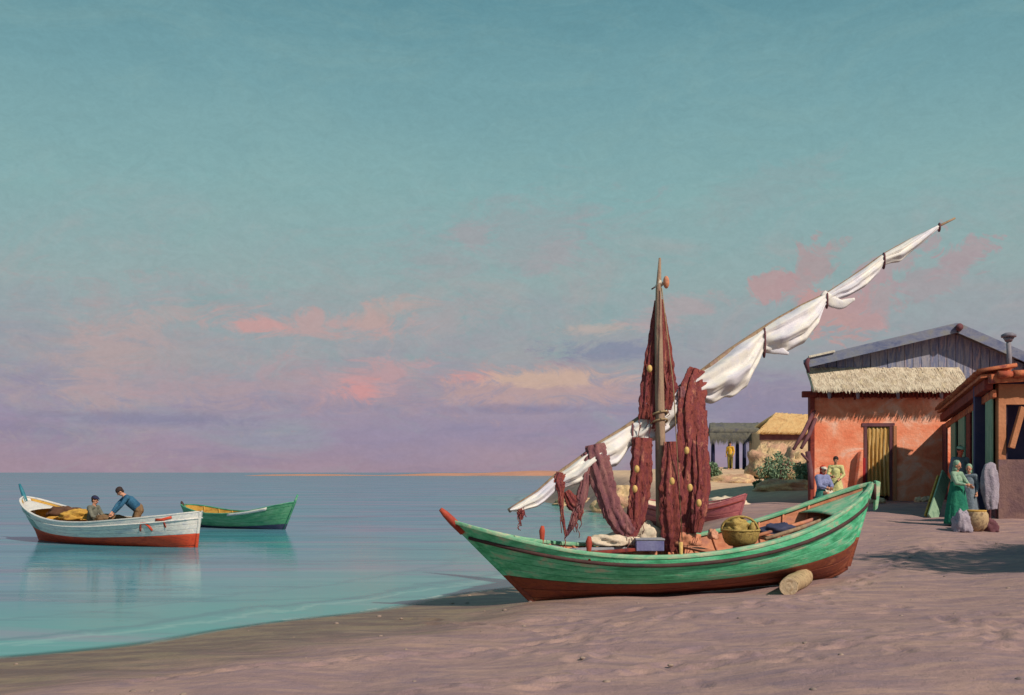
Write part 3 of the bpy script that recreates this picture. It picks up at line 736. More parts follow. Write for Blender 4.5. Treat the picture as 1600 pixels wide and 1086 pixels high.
net('wide purple net slung from the lower yard in a deep V', [[(930,694,15.85,26),(936,720,15.75,30),(942,755,15.7,30),(955,795,15.65,28),(972,822,15.6,26),(986,835,15.6,18)], [(916,706,15.85,18),(922,716,15.8,20),(916,745,15.75,14),(908,780,15.7,14),(896,815,15.65,10),(886,836,15.65,4)]], [], 'net_purple')
net('ragged narrow net strip hanging near the low end of the yard', [[(876,738,15.68,12),(874,752,15.64,16),(876,770,15.62,8),(878,800,15.6,5),(884,838,15.6,3)], [(884,768,15.7,10),(896,786,15.7,20),(904,798,15.7,14),(902,812,15.7,8)]])
net('small dark red tatter tied to the lowest tip of the yard', [[(810,794,15.44,7),(814,802,15.42,11),(813,812,15.42,5)]], [], 'net')
net('bluish dark tatter caught on the yard right of the mast', [[(1064,604,16.25,8),(1066,620,16.2,12),(1065,650,16.2,9),(1062,678,16.2,5)]], [], 'net_purple')

# cargo lying in the boat
def heap(name, label, cat, c, rx, ry, rz, m, seed=0, group=None, parent=None):
    b = MB(); b.ball((0,0,0), (1,1,1), 40, 22); vs = []
    for v in b.v:
        v = Vector(v); k = 1+.32*mn.noise(v*1.9+Vector((seed,0,0)))+.16*mn.noise(v*5+Vector((0,seed,0)))
        vs.append(Vector((v.x*rx*k, v.y*ry*k, max(v.z, -.35)*rz*k)))
    b.v = [tuple(v) for v in vs]
    o = b.build(name, m, parent); o.location = c
    if label: tag(o, label, cat, group)
    return o
heap('cloth_pile', 'crumpled cream cloth lying on the foredeck left of the mast', 'cloth', P(962, 847, 15.7), .42, .22, .13, X['cloth_cream'], 1)
heap('cloth_pile', 'small cream cloth bundle heaped at the foot of the mast', 'cloth', P(1008, 836, 15.9), .26, .2, .2, X['cloth_cream'], 8)
bo = MB().beam(P(895, 859, 15.3), P(985, 855, 15.75), .22, .035).build('loose_board', X['plank_blue'], smooth=False, bevel=.006)
tag(bo, 'flat grey-blue board lying inside the bow of the green boat', 'board')
bo = MB().beam(P(905, 866, 15.2), P(1000, 858, 15.5), .10, .05).build('loose_spar', X['dark_red'], smooth=False, bevel=.01)
tag(bo, 'brown-red spar lying along the near gunwale at the bow', 'spar')
bx_ = thing('box', 'low blue-violet box standing left of the mast foot', 'box', P(1014, 858, 15.55))
MB().box((0,0,.06), (.42,.3,.16)).build('body', X['cloth_blue'], bx_, smooth=False, bevel=.01); MB().box((0,0,.155), (.44,.32,.025)).build('lid', X['plank_blue'], bx_, smooth=False, bevel=.005)
heap('sack', 'ochre sack lying between the big nets and the gunwale', 'sack', P(1074, 846, 15.75), .2, .15, .16, X['orange_in'], 4)
heap('float_bundle', 'small pinkish bundle beside the yellow basket', 'bundle', P(1114, 838, 16.0), .08, .1, .11, X['skin'], 5)
# wicker basket
def basket():
    c = P(1157, 842, 16.1); r = thing('wicker_basket', 'round yellow wicker basket with hoop handle in the middle of the boat', 'basket', c)
    wv = lambda t, a: 1+.02*math.sin(a*24+(t*40 % 2)*math.pi)
    MB().lathe((0,0,-.12), [(.20,0),(.27,.06),(.31,.14),(.33,.24),(.335,.27),(.30,.27),(.28,.14),(.2,.04)], 36, wv).build('body', X['basket'], r)
    MB().tube([(.33*math.cos(a), .33*math.sin(a), .16) for a in [2*math.pi*k/28 for k in range(29)]], .022, 6, cap=False).build('rim', X['basket'], r)
    for s in (0, .5): MB().tube([(.33*math.cos(a), .10*s+.04*math.sin(3*a), .14+.26*math.sin(a)) for a in [math.pi*k/18 for k in range(19)]], .02, 6).build('handle', X['basket'], r)
    r.scale = (.88,.88,.88)
    heap('straw_filling', None, None, (-.08,0,.2), .24, .2, .17, X['basket'], 3, parent=r)
    MB().lathe((.19,-.1,.1), [(.06,0),(.06,.12),(.04,.16),(.03,.2)], 12).build('jar', X['basket'], r)
basket()
for k, (a, b) in enumerate((((1180,838,16.1),(1330,792,17.2)), ((1196,842,15.9),(1300,806,16.7)))):
    o = MB().tube([P(*a), (P(*a)+P(*b))/2-Vector((0,0,.02)), P(*b)], [.03,.035,.022], 8).build('oar_shaft', X['orange_in' if k == 0 else 'spar'])
    tag(o, ['long pink-orange pole lying along the far side towards the stern', 'grey wooden pole lying along the near side towards the stern'][k], 'pole')
heap('cloth_pile', 'dark blue cloth bundle lying aft of the basket', 'cloth', P(1216, 829, 16.4), .3, .2, .12, X['dark_blue'], 11)

# roller logs under the keel
def log(c, L, r, rz, label):
    t = thing('roller_log', label, 'log', c, (0,0,rz))
    fn = lambda q, a: 1+.06*math.sin(3*a+q*4)+.04*math.sin(7*a)
    MB().tube([(0,-L/2+L*i/8,.01*math.sin(i)) for i in range(9)], r, 16, fn=fn, cap=False).build('trunk', X['log'], t)
    MB().lathe((0,0,0), [(r*.98,-.03),(r*.99,0),(r*.96,.006),(r*.6,.004),(r*.3,.007),(.001,.004)], 18).build('cut_end', X['log_end'], t, bevel=.002, smooth=False)
    e = t.children[-1] if t.children[-1].name.startswith('cut') else [c_ for c_ in t.children if c_.name.startswith('cut')][0]
    e.rotation_euler = (math.pi/2, 0, 0); e.location = (0, -L/2, 0)
lg = on(1248, 14.85); log((lg.x+.18, lg.y+.74, lg.z+.10), 1.6, .135, math.radians(-24), 'pale roller log whose round cut end shows under the stern')

# ---- afloat: white boat and green boat
def place2(pa, pb, zb):
    a = Vector(((pa[0]-800)/1600*pa[1], pa[1], 0)); b = Vector(((pb[0]-800)/1600*pb[1], pb[1], 0))
    return a, b, (b-a).length, math.atan2(b.y-a.y, b.x-a.x)
# bow is at the left end; zk below the water
a, b, Lw, ang = place2((40, 30.6), (314, 27.2), 0)
wb = thing('rowing_boat', 'white rowing boat with red bottom and two fishermen afloat at left', 'boat', (a.x, a.y, -.14), (math.radians(2), 0, ang))
HW = Hull(Lw, 1.0, .75, Lw-.2, [(0,1.42),(.08,1.22),(.2,.98),(.35,.83),(.5,.81),(.7,.90),(.85,.99),(1,1.10)], pw=2.4, pe=.62)
fit_boat(wb, HW, {'bottom': X['red'], 'side': X['white'], 'sheer': X['white'], 'rub': X['white'], 'gun': X['white'], 'inner': X['ochre_in'], 'floor': X['dark_hold'], 'thwart': X['ochre_in']},
         vwl=.60, vrub=.88, nb=2, nt=3, thwarts=(.3,.48,.68,.85), stem_ext=.42, ribs=9, gun=.04, tipmat=X['teal'])
deck(HW, wb, .02, .12, X['white'], 'foredeck')
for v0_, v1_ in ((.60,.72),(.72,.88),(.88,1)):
    MB().grid(HW.strip(v0_+.004, v1_-.004, -1, .021, u0=.0, u1=.17)).build('bow_shade_strip', X['bow_shade'], wb, solid=.004)  # grey-teal strips stand in for shade and reflection on the white bow
# painted red marks near the right end
def mark(H, root, segs, m, w=.035):
    for s_ in segs:
        pts = [H.pt(u, v, -1, .03) for u, v in s_]
        MB().tube(pts, w, 6, ell=.25).build('painted_mark', m, root)
mark(HW, wb, [[(.800,.72),(.805,.80),(.812,.88),(.83,.885),(.843,.82),(.852,.72)], [(.872,.93),(.895,.92),(.93,.95)], [(.90,.92),(.905,.76)]], X['red'], .035)
a, b, Lg, ang = place2((286, 38.5), (462, 35.5), 0)
gb = thing('rowing_boat', 'smaller green rowing boat with ochre inside, moored behind the white one', 'boat', (a.x, a.y, -.12), (math.radians(2), 0, ang))
HG = Hull(Lg, .75, .4, Lg-.62, [(0,.92),(.1,.86),(.3,.70),(.5,.68),(.7,.78),(.85,.93),(1,1.10)], pw=2.4, pe=.65)
fit_boat(gb, HG, {'bottom': X['dark_blue'], 'side': X['boat_green2'], 'sheer': X['boat_green2'], 'rub': X['white'], 'gun': X['green_dark'], 'inner': X['ochre_in'], 'floor': X['dark_hold'], 'thwart': X['ochre_in']},
         vwl=.45, vrub=.9, nb=2, nt=3, thwarts=(.3,.5,.7), stem_ext=.12, ribs=8, gun=.035, rub=False, tipmat=X['dark_line'])
e0 = HG.pt(1, .2, 1); e1 = HG.pt(1, 1, 1); e0.y = e1.y = 0; tt = (e1-e0).normalized()
MB().tube([e0, e1, e1+tt*.28], [.04,.045,.03], 7).build('stern_head', X['green_dark'], gb)
R = [[HG.pt(.56+.3*i/12, .9+.1*j, -1, .03) for j in (0, .9)] for i in range(13)]
MB().grid(R).build('painted_stripe', X['white'], gb, solid=.01)
# nets and gear inside the white boat
bpy.context.view_layer.update()
WW = Matrix.Translation(wb.location) @ wb.rotation_euler.to_matrix().to_4x4()
GWm = Matrix.Translation(gb.location) @ gb.rotation_euler.to_matrix().to_4x4()
def wl(u, y, z): return WW @ Vector((HW.pt(u, .9, 1).x, y, z))
heap('net_pile', 'brown and dark net heap in the bow of the white boat', 'net', wl(.2, .25, .92), .55, .3, .2, X['dark_hold'], 2)
heap('net_pile', 'ochre net heap between bow and seated fisherman', 'net', wl(.3, .1, .86), .5, .3, .2, X['ochre_in'], 6)
heap('net_pile', 'reddish brown net heap between the two fishermen', 'net', wl(.5, .1, .80), .45, .3, .16, X['brown_cloth'], 9)
# pink boat on the upper beach
a, b, Lp, ang = place2((985, 31.5), (1166, 30.0), 0)
pz = min(G(a.x, a.y), G(b.x, b.y))
pb_ = thing('rowing_boat', 'small pink boat beached behind the nets', 'boat', (a.x, a.y, (G(a.x+1,a.y)+G(b.x-.6,b.y))/2-.02), (math.radians(4), 0, ang))
HP = Hull(Lp, .72, .4, Lp-.3, [(0,.85),(.15,.72),(.4,.60),(.6,.64),(.8,.76),(1,.98)], pw=2.4, pe=.65)
fit_boat(pb_, HP, {'bottom': X['purple_wood'], 'side': X['pink_boat'], 'sheer': X['pink_boat'], 'rub': X['dark_red'], 'gun': X['pink_boat'], 'inner': X['cloth_cream'], 'floor': X['cloth_cream'], 'thwart': X['pink_boat']},
         vwl=.38, nb=2, nt=2, stem_ext=.05, ribs=7, gun=.035)
heap('sheet_pile', 'white sheet heaped on the sand behind the pink boat', 'cloth', on(1136, 36, .1), .75, .5, .3, X['cloth_cream'], 14)

# ------------------------------------------------------------------ main house
YH = 36.0; KH = YH/1600
def hx(px): return (px-800)*KH
def hz(py): return EYE+(738-py)*KH
gb0 = G(hx(1372), YH)-.15
house = thing('thatched_house', 'orange plastered house with grey gable and pale thatched front eave', 'house', (hx(1372), YH, G(hx(1372), YH)))
x0, x1, xd0, xd1, zt, zd = hx(1270), 19.6, hx(1350), hx(1394), hz(612), hz(665)
wm = MB()
for (a_, b_, c_, d_) in ((x0, xd0, gb0, zd), (xd1, x1, gb0, zd), (x0, xd0, zd, zt), (xd0, xd1, zd, zt), (xd1, x1, zd, zt)):
    wm.box(((a_+b_)/2, YH+.2, (c_+d_)/2), (b_-a_, .4, d_-c_))
wm.build('front_wall', X['plaster'], house, True, smooth=False)
MB().box((x0+.2, YH+3.9, (gb0+zt+.8)/2), (.4, 7.0, zt+.8-gb0)).build('side_wall', X['plaster'], house, True, smooth=False)
MB().box(((x0+x1)/2, YH+7.6, (gb0+zt)/2), (x1-x0, .4, zt-gb0)).build('back_wall', X['plaster'], house, True, smooth=False)
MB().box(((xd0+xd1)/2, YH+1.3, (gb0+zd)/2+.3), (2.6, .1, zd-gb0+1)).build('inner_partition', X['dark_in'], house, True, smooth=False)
# door: frame, leaf, straw curtain
fr = MB(); fr.box((xd0+.05, YH+.1, (gb0+zd)/2), (.10, .26, zd-gb0)); fr.box((xd1-.05, YH+.1, (gb0+zd)/2), (.10, .26, zd-gb0)); fr.box(((xd0+xd1)/2, YH+.1, zd+.03), (xd1-xd0+.16, .27, .12))
door = fr.build('door_frame', X['purple_wood'], house, True, smooth=False)
MB().box((xd0-.10, YH-.07, gb0+.15+.75), (.24, .08, 1.5)).build('door_leaf', X['crimson'], house, True, smooth=False, bevel=.01)
rows = []
for i in range(26):
    t = i/25; z = zd-.03-(zd-gb0-.35)*t
    rows.append([Vector((xd0+.10+(xd1-xd0-.20)*j/40, YH+.04+.05*math.sin(j*.9+1.5*math.sin(t*3))*(.4+t)+.02*mn.noise(Vector((j*.7, t*6, 0))), z+(.12*mn.noise(Vector((j*.8, 3, 0))) if i == 25 else 0))) for j in range(41)])
MB().grid(rows).build('door_curtain', X['curtain'], house, True, solid=.02)
MB().box((xd1+.09, YH-.03, (gb0+zd)/2), (.12, .06, zd-gb0)).build('door_post', X['ochre_wall'], house, True, smooth=False, bevel=.01)
# buttress left of the door, base plinth
MB().prism([Vector((hx(1330),YH,gb0)), Vector((hx(1344),YH,gb0)), Vector((hx(1344),YH,hz(704))), Vector((hx(1340),YH,hz(706)))], (0,-.3,0)).build('buttress', X['plaster'], house, True, smooth=False, bevel=.03)
MB().box((x0-.04, YH+.05, (gb0+zt)/2), (.16, .3, zt-gb0)).build('corner_post', X['dark_red'], house, True, smooth=False, bevel=.02)
MB().box(((x0+15.5)/2-.1, YH-.08, zt-.10), (15.5-x0+.6, .16, .22)).build('eave_beam', X['dark_red'], house, True, smooth=False, bevel=.02)
for q in (1290, 1334, 1396, 1463):
    MB().tube([Vector((hx(q), YH-.42, zt+.02)), Vector((hx(q), YH-.42, zt-.12)), Vector((hx(q)+.01, YH-.42, zt-.28))], [.03,.07,.045], 8).build('hanging_gourd', X['lilac_white'], house, True)
rr = random.Random(3)
for k in range(34):
    q = x0+.05+k*(15.2-x0)/34; l = .10+rr.random()*.16
    MB().box((q, YH-.2, zt-.04-l/2), (.05, .06, l)).build('rafter_end', X['dark_red'], house, True, smooth=False)
# pent thatch: slab plus straws
zt0, zt1 = hz(576), hz(611)
def thatch(name, A, B_, top, bot, m, parent, n=2600, thick=.16, ln=.5, seed=1, w=.02):
    """A,B_: ends (x,y) ; top/bot: (offset y, z)"""
    rr = random.Random(seed); b = MB()
    a0 = Vector((A[0], A[1]+top[0], top[1])); a1 = Vector((B_[0], B_[1]+top[0], top[1])); c0 = Vector((A[0], A[1]+bot[0], bot[1])); c1 = Vector((B_[0], B_[1]+bot[0], bot[1]))
    rows = []
    nrm = (a1-a0).cross(c0-a0).normalized()
    if nrm.z < 0: nrm = -nrm
    for i in range(9):
        t = i/8; rows.append([(a0.lerp(a1, s/40)).lerp(c0.lerp(c1, s/40), t)+nrm*(.05*mn.noise(Vector((s*.5, t*5, seed)))) for s in range(41)])
    slab = MB().grid(rows).build(name+'_roof', m, parent, True, solid=thick)
    for _ in range(n):
        s = rr.random(); t = rr.random()**.6; p = (a0.lerp(a1, s)).lerp(c0.lerp(c1, s), t)+nrm*(thick*.5+.02)
        d = ((c0-a0).normalized()+Vector((rr.uniform(-.15,.15), rr.uniform(-.05,.05), rr.uniform(-.12,.06)))).normalized()*ln*rr.uniform(.5, 1.0)
        r = Vector((rr.uniform(.6,1),rr.uniform(-.3,.3),rr.uniform(-.2,.2))).normalized()*w*rr.uniform(.6,1.5)
        b.add([p-r, p+r, p+d+r*.3, p+d-r*.3], [(0,1,2,3)])
    return b.build(name+'_straw', m, parent, True, smooth=False, kind='stuff', fixn=False)
thatch('thatch', (hx(1264), YH), (hx(1502), YH), (.25, zt0), (-.55, zt1), X['thatch'], house, 4200, .2, .34)
# gable boards and roof
apx, apz = hx(1489), hz(512); lex, lez = hx(1258), hz(566); rex, rez = 20.4, 4.95
def roofz(x): return apz+(lez-apz)*(apx-x)/(apx-lex) if x < apx else apz+(rez-apz)*(x-apx)/(rex-apx)
q = x0; k = 0; wbd = .30
while q < x1:
    zA, zB = roofz(q)-.14, roofz(q+wbd-.02)-.14; zb_ = zt0-.35; o_ = rr.uniform(-.015, .02)
    if min(zA, zB) > zb_+.05:
        MB().prism([Vector((q, YH+.16+o_, zb_)), Vector((q+wbd-.02, YH+.16+o_, zb_)), Vector((q+wbd-.02, YH+.16+o_, zB)), Vector((q, YH+.16+o_, zA))], (0,.03,0)).build('gable_board', X['grey_board'], house, True, smooth=False)
    q += wbd
MB().box(((x0+x1)/2, YH+.3, zt0-.1), (x1-x0, .1, .9)).build('gable_backing', X['dark_in'], house, True, smooth=False)
for nm, xa, za, xb, zb_ in (('left', lex, lez, apx, apz), ('right', apx, apz, rex, rez)):
    a_ = Vector((xa, YH-.35, za)); b_ = Vector((xb, YH-.35, zb_)); up = Vector((0,0,.12))
    rows = []
    # roof sheets laid side by side from front to back
    nS = 10
    for s in range(nS):
        ya = YH-.35+s*.86; off = Vector((0,0,.012*(s % 2)))
        MB().prism([Vector((xa,ya,za))+off, Vector((xb,ya,zb_))+off, Vector((xb,ya,zb_))+up+off, Vector((xa,ya,za))+up+off], (0,.85,0)).build('roof_plank', X['grey_roof'], house, True, smooth=False)
    MB().beam(Vector((xa, YH-.37, za-.05)), Vector((xb, YH-.37, zb_-.05)), .05, .34).build('barge_board', X['grey_roof'], house, True, smooth=False, bevel=.01)
MB().tube([Vector((apx, YH-.55, apz-.05)), Vector((apx, YH+8.2, apz-.05))], .13, 10).build('ridge_pole', X['purple_wood'], house, True)
MB().tube([Vector((lex-.02, YH-.5, lez+.08)), Vector((lex-.10, YH-.5, lez-.1)), Vector((lex-.02, YH-.5, lez-.42))], [.06,.09,.05], 8).build('eave_bracket', X['purple_wood'], house, True)
MB().beam(Vector((lex+.0, YH-.42, lez+.14)), Vector((lex+.9, YH-.42, lez+.34)), .1, .07).build('eave_cap', X['white_cloth'], house, True, smooth=False)
# leaning props at the left corner
for (a_, b_, r_) in (((1272,642,36.0),(1240,702,35.0),.07), ((1274,655,35.9),(1252,700,35.0),.07), ((1273,640,36.3),(1246,694,35.7),.05), ((1252,708,35.0),(1264,722,35.0),.04), ((1262,706,35.2),(1268,764,34.8),.09)):
    o = MB().tube([P(*a_), (P(*a_)+P(*b_))/2+Vector((.03,0,-.03)), P(*b_)], [r_, r_*1.1, r_*.8], 8).build('leaning_prop', X['purple_wood'], house, True)

for o in house.children:      # the plot is a parallelogram: side walls run back at an angle to the front
    if o.type == 'MESH':
        for v in o.data.vertices:
            if v.co.y > .25: v.co.x += .33*(v.co.y-.25)

# ------------------------------------------------------------------ side shed on the right
A_ = Vector((14.9, 34.7)); B_ = Vector((12.3, 25.9)); gB = G(B_.x, B_.y)-.1
shed = thing('side_shed', 'long red-roofed shed with green shutters at the right edge', 'shed', (B_.x+1.5, B_.y+2, G(B_.x+1.5, B_.y+2)))
zA, zB = 3.95, 4.32
def wp(t, z, out=0.0):
    n = Vector(((A_-B_).y, -(A_-B_).x)).normalized(); n = -n if n.x > 0 else n
    q = A_.lerp(B_, t); return Vector((q.x+n.x*out, q.y+n.y*out, z))
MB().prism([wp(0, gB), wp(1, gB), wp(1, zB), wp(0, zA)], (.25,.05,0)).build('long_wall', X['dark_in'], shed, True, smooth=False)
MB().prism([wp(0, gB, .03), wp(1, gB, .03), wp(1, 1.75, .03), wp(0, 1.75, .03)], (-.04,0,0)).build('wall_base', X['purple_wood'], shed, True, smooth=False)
def tpx(px):     # parameter on the wall line seen at pixel px
    k = (px-800)/1600; return (k*A_.y-A_.x)/((B_.x-A_.x)-k*(B_.y-A_.y))
for (pa, pb2, m_) in ((1478,1486,'purple_wood'), (1493,1500,'shutter'), (1505,1515,'shutter'), (1518,1524,'dark_red'), (1528,1538,'shutter'), (1549,1559,'shutter')):
    ta, tb = tpx(pa), tpx(pb2); lo = 1.7 if m_ == 'shutter' else gB
    ztop = zA+(zB-zA)*tb-.25
    o = MB().prism([wp(ta, lo, .10), wp(tb, lo, .10), wp(tb, ztop, .10), wp(ta, ztop, .10)], (-.05,.01,0)).build('shutter' if m_ == 'shutter' else 'post', X[m_], shed, True, smooth=False, bevel=.012)
# eave beams
MB().beam(wp(-.02, zA-.10, .25), wp(1.02, zB-.10, .25), .2, .26).build('eave_beam', X['dark_red'], shed, True, smooth=False, bevel=.02)
MB().beam(wp(-.02, zA-.34, .12), wp(1.02, zB-.34, .12), .1, .2).build('wall_plate', X['tile'], shed, True, smooth=False, bevel=.02)
# roof slab rising to the right and tiles along its eave
nr = Vector((1, -.29, 0)).normalized()
MB().prism([wp(-.0, zA+.05, .45), wp(1.03, zB+.05, .45), wp(1.03, zB+.05, .45)+nr*5+Vector((0,0,.55)), wp(0, zA+.05, .45)+nr*5+Vector((0,0,.9))], (0,0,.08)).build('roof_slab', X['tile'], shed, True, smooth=False)
for i in range(44):
    t = .005+i/43*1.02; p = wp(t, zA+(zB-zA)*t+.17, .52)
    rows = []
    for s in range(3):
        c = p+nr*(.45*s*1.0)+Vector((0,0,.07*s+.02*rr.uniform(-1,1)))
        rows.append([c+Vector((-.29,-1,0)).normalized()*(.12*math.cos(math.pi*j/6))+Vector((0,0,.09*math.sin(math.pi*j/6))) for j in range(7)])
    MB().grid(rows).build('eave_tile', X['tile'], shed, True, solid=.025)
# front face towards the camera (ochre) with a wide opening
yF = B_.y-.02
k26 = yF/1600
def fx(px): return (px-800)*k26
def fz(py): return EYE+(738-py)*k26
fm = MB(); x_o0 = fx(1572)
for (a2, b2, c2, d2) in ((B_.x, x_o0, gB, fz(600)), (x_o0, 16.2, fz(632), fz(600)), (x_o0, 16.2, gB, fz(722)), (14.6, 16.2, fz(722), fz(632))):
    fm.box(((a2+b2)/2, yF+.1, (c2+d2)/2), (b2-a2, .2, d2-c2))
fm.build('front_wall', X['ochre_wall'], shed, True, smooth=False)
MB().box((B_.x+1.95, yF-.012, (gB+fz(718))/2), (3.94, .05, fz(718)-gB)).build('wall_base', X['mauve_shade'], shed, True, smooth=False)  # mauve slab puts the shade on the lower front wall into colour
MB().box((14.2, yF+1.6, 2.6), (3.6, .1, 4)).build('inner_wall', X['opening_shade'], shed, True, smooth=False)  # dark blue colour imitates the shadow inside the opening
MB().beam(P(1580, 700, yF-.1), P(1598, 636, yF-.1), .12, .14).build('brace', X['ochre_wall'], shed, True, smooth=False, bevel=.01)
MB().beam(Vector((B_.x-.35, yF-.25, fz(594))), Vector((16.3, yF-.25, fz(578))), .2, .22).build('verge_board', X['tile'], shed, True, smooth=False, bevel=.02)
for i in range(12):
    q = B_.x-.2+i*.38
    MB().tube([Vector((q, yF-.4, fz(588)+i*.02)), Vector((q+.34, yF-.4, fz(588)+(i+1)*.02))], [.10,.08], 8).build('verge_tile', X['tile'], shed, True)
ch = P(1577, 590, 29.0)
cp = MB().tube([P(1577, 594, 29), P(1577, 560, 29), P(1576, 534, 29)], [.075,.07,.065], 10).build('chimney_pipe', X['iron'], shed, True)
MB().tube([P(1576, 534, 29), P(1576, 528, 29)], [.085,.15], 12).build('pipe_collar', X['iron'], cp, True)
MB().tube([P(1576, 527, 29), P(1576, 523, 29), P(1576, 520, 29)], [.20,.20,.10], 14).build('pipe_cap', X['iron'], cp, True)

# objects leaning and standing before the shed
bd = thing('leaning_board', 'pale greenish board leaning against the shed corner', 'board', P(1452, 812, 27.0))
MB().beam(P(1456, 812, 26.6), P(1478, 742, 28.2), .36, .05, up=(0,1,.2)).build('panel', X['shutter'], bd, True, smooth=False, bevel=.01)
MB().beam(P(1446, 806, 26.8), P(1466, 744, 28.3), .08, .05, up=(0,1,.2)).build('side_rail', X['ochre_in'], bd, True, smooth=False, bevel=.01)
sh_ = thing('draped_sheet', 'lilac-white sheet hung over a short post at the right edge', 'sheet', on(1546, 25.2))
g_ = on(1546, 25.2); MB().tube([g_, g_+Vector((0,0,1.2))], .04, 8).build('post', X['purple_wood'], sh_, True)
bundle([(1552,724,25.0,8),(1547,732,25.0,20),(1546,755,25.0,26),(1548,780,25.0,22),(1550,796,25.0,16)], 6, .16, .5, 3.3).build('sheet', X['lilac_white'], sh_, True)
bs = thing('round_basket', 'round tan basket standing on the ground beside the green-dressed woman', 'basket', on(1526, 23.5))
MB().lathe((0,0,0), [(.14,0),(.22,.1),(.26,.25),(.25,.38),(.20,.46),(.17,.47),(.2,.36),(.2,.1)], 20).build('body', X['log'], bs)
MB().tube([(.2*math.cos(a), .2*math.sin(a), .46) for a in [2*math.pi*k/20 for k in range(21)]], .02, 6, cap=False).build('rim', X['ochre_in'], bs)
sk = heap('grey_sack', 'grey-lilac sack slumped left of the round tan basket', 'sack', on(1502, 23.4, .12), .2, .2, .36, X['lilac_white'], 21)
heap('dark_bundle', 'dark brown bundle lying right of the round tan basket', 'bundle', on(1545, 23.6, .08), .2, .2, .22, X['purple_wood'], 25)
for i, (q, d) in enumerate(((1360, 33.5), (1376, 33.3), (1436, 33), (1448, 32.6))):
    heap('stone', ['squat grey-brown stone behind the stern, before the doorway', 'rounded brown stone below the door post', 'small stone at the foot of the shaded wall', 'larger stone at the foot of the shaded wall'][i], 'stone', on(q, d, .06), .16, .14, .12, X['adobe'], 30+i, group='stones before the house')

# ------------------------------------------------------------------ far huts, heaps, bushes
def pergola():
    d = 66.0; c = on(1147, d); r = thing('open_shelter', 'open shelter with dark thatched roof on thin posts in the distance', 'shelter', c)
    for q, dd in ((1114, d), (1152, d), (1163, d+2), (1140, d+2.4)):
        g = on(q, dd); MB().tube([g-Vector((0,0,.2)), P(q, 684, dd)], [.14,.11], 8).build('post', X['navy_cloth'], r, True)
    rows = []
    for i in range(9):
        rows.append([P(1108+78*j/30, 676+10*math.sin(i/8*math.pi)*-1+2.0*mn.noise(Vector((j*.6,i,0))), d-.5+3.4*i/8) for j in range(31)])
    MB().grid(rows).build('thatched_roof', X['thatch_dark'], r, True, solid=.45)
    b = MB(); q = random.Random(5)
    for _ in range(500):
        px = 1108+78*q.random(); p = P(px, 676+q.random()*5, d-.6); l = q.uniform(.3,.75); b.add([p, p+Vector((.09,0,0)), p+Vector((.06,-.05,-l))], [(0,1,2)])
    b.build('hanging_straw', X['thatch_dark'], r, True, smooth=False, kind='stuff', fixn=False)
    MB().box(P(1176, 710, d+2.5), (1.3, .2, 2.3)).build('back_wall', X['lilac_wall'], r, True, smooth=False)
pergola()
def far_hut():
    d = 63.0; c = on(1222, d); r = thing('thatched_hut', 'low cream hut with bright yellow thatched roof in the distance', 'hut', c)
    a = P(1188, 674, d); zb = c.z-.3
    MB().box((P(1228,700,d).x, d+1.6, (zb+a.z)/2), (3.1, 3, a.z-zb)).build('wall', X['adobe'], r, True, smooth=False)
    MB().box((P(1228,690,d).x, d+.08, P(1228,683,d).z), (3.2, .12, .35)).build('eave_shade_strip', X['purple_wood'], r, True, smooth=False)  # purple strip stands in for the shaded wall under the eave
    pl = [P(1184,676,d-.3), P(1270,677,d-.3), P(1262,650,d+1.6), P(1212,647,d+1.6)]
    rows = [[pl[0].lerp(pl[1], j/20).lerp(pl[3].lerp(pl[2], j/20), i/8)+Vector((0,0,.06*mn.noise(Vector((j*.8,i,0))))) for j in range(21)] for i in range(9)]
    MB().grid(rows).build('front_roof', X['thatch_yellow'], r, True, solid=.2)
    rows = [[Vector((v.x, 2*(d+1.6)-v.y, v.z)) for v in rw] for rw in rows]
    MB().grid(rows).build('back_roof', X['thatch_yellow'], r, True, solid=.2)
    b = MB(); q = random.Random(8)
    for _ in range(700):
        s, t = q.random(), q.random(); p = pl[0].lerp(pl[1], s).lerp(pl[3].lerp(pl[2], s), t)+Vector((0,-.1,.12)); dn = (pl[0]-pl[3]).normalized()*q.uniform(.3,.6)
        b.add([p, p+Vector((.06,0,0)), p+dn+Vector((q.uniform(-.05,.05),0,-.04))], [(0,1,2)])
    b.build('roof_straw', X['thatch_yellow'], r, True, smooth=False, kind='stuff', fixn=False)
far_hut()
heap('straw_heap', 'big cream straw heap below the yellow thatched roof', 'straw heap', on(1206, 58, .5), 1.35, 1.1, 1.35, X['straw'], 41)
heap('straw_heap', 'cream straw heap against the left corner of the orange house', 'straw heap', on(1248, 52, .5), 1.1, 1.0, 1.15, X['straw'], 44)
heap('sand_mound', 'low pale sand mound in front of the open shelter', 'mound', on(1142, 56, -.1), 1.6, 1.3, .5, X['straw'], 47)
heap('sand_mound', 'low pale mound right of the wide bush', 'mound', on(1232, 46, 0), 1.4, .9, .4, X['straw'], 49)
heap('sand_mound', 'low pale mound between the nets left of the mast', 'mound', on(975, 52, -.1), 1.5, 1.2, 1.0, X['straw'], 52)
heap('sand_mound', 'small pale mound at the water edge behind the lower yard', 'mound', on(905, 62, 0), 1.5, 1.0, .35, X['straw'], 57)
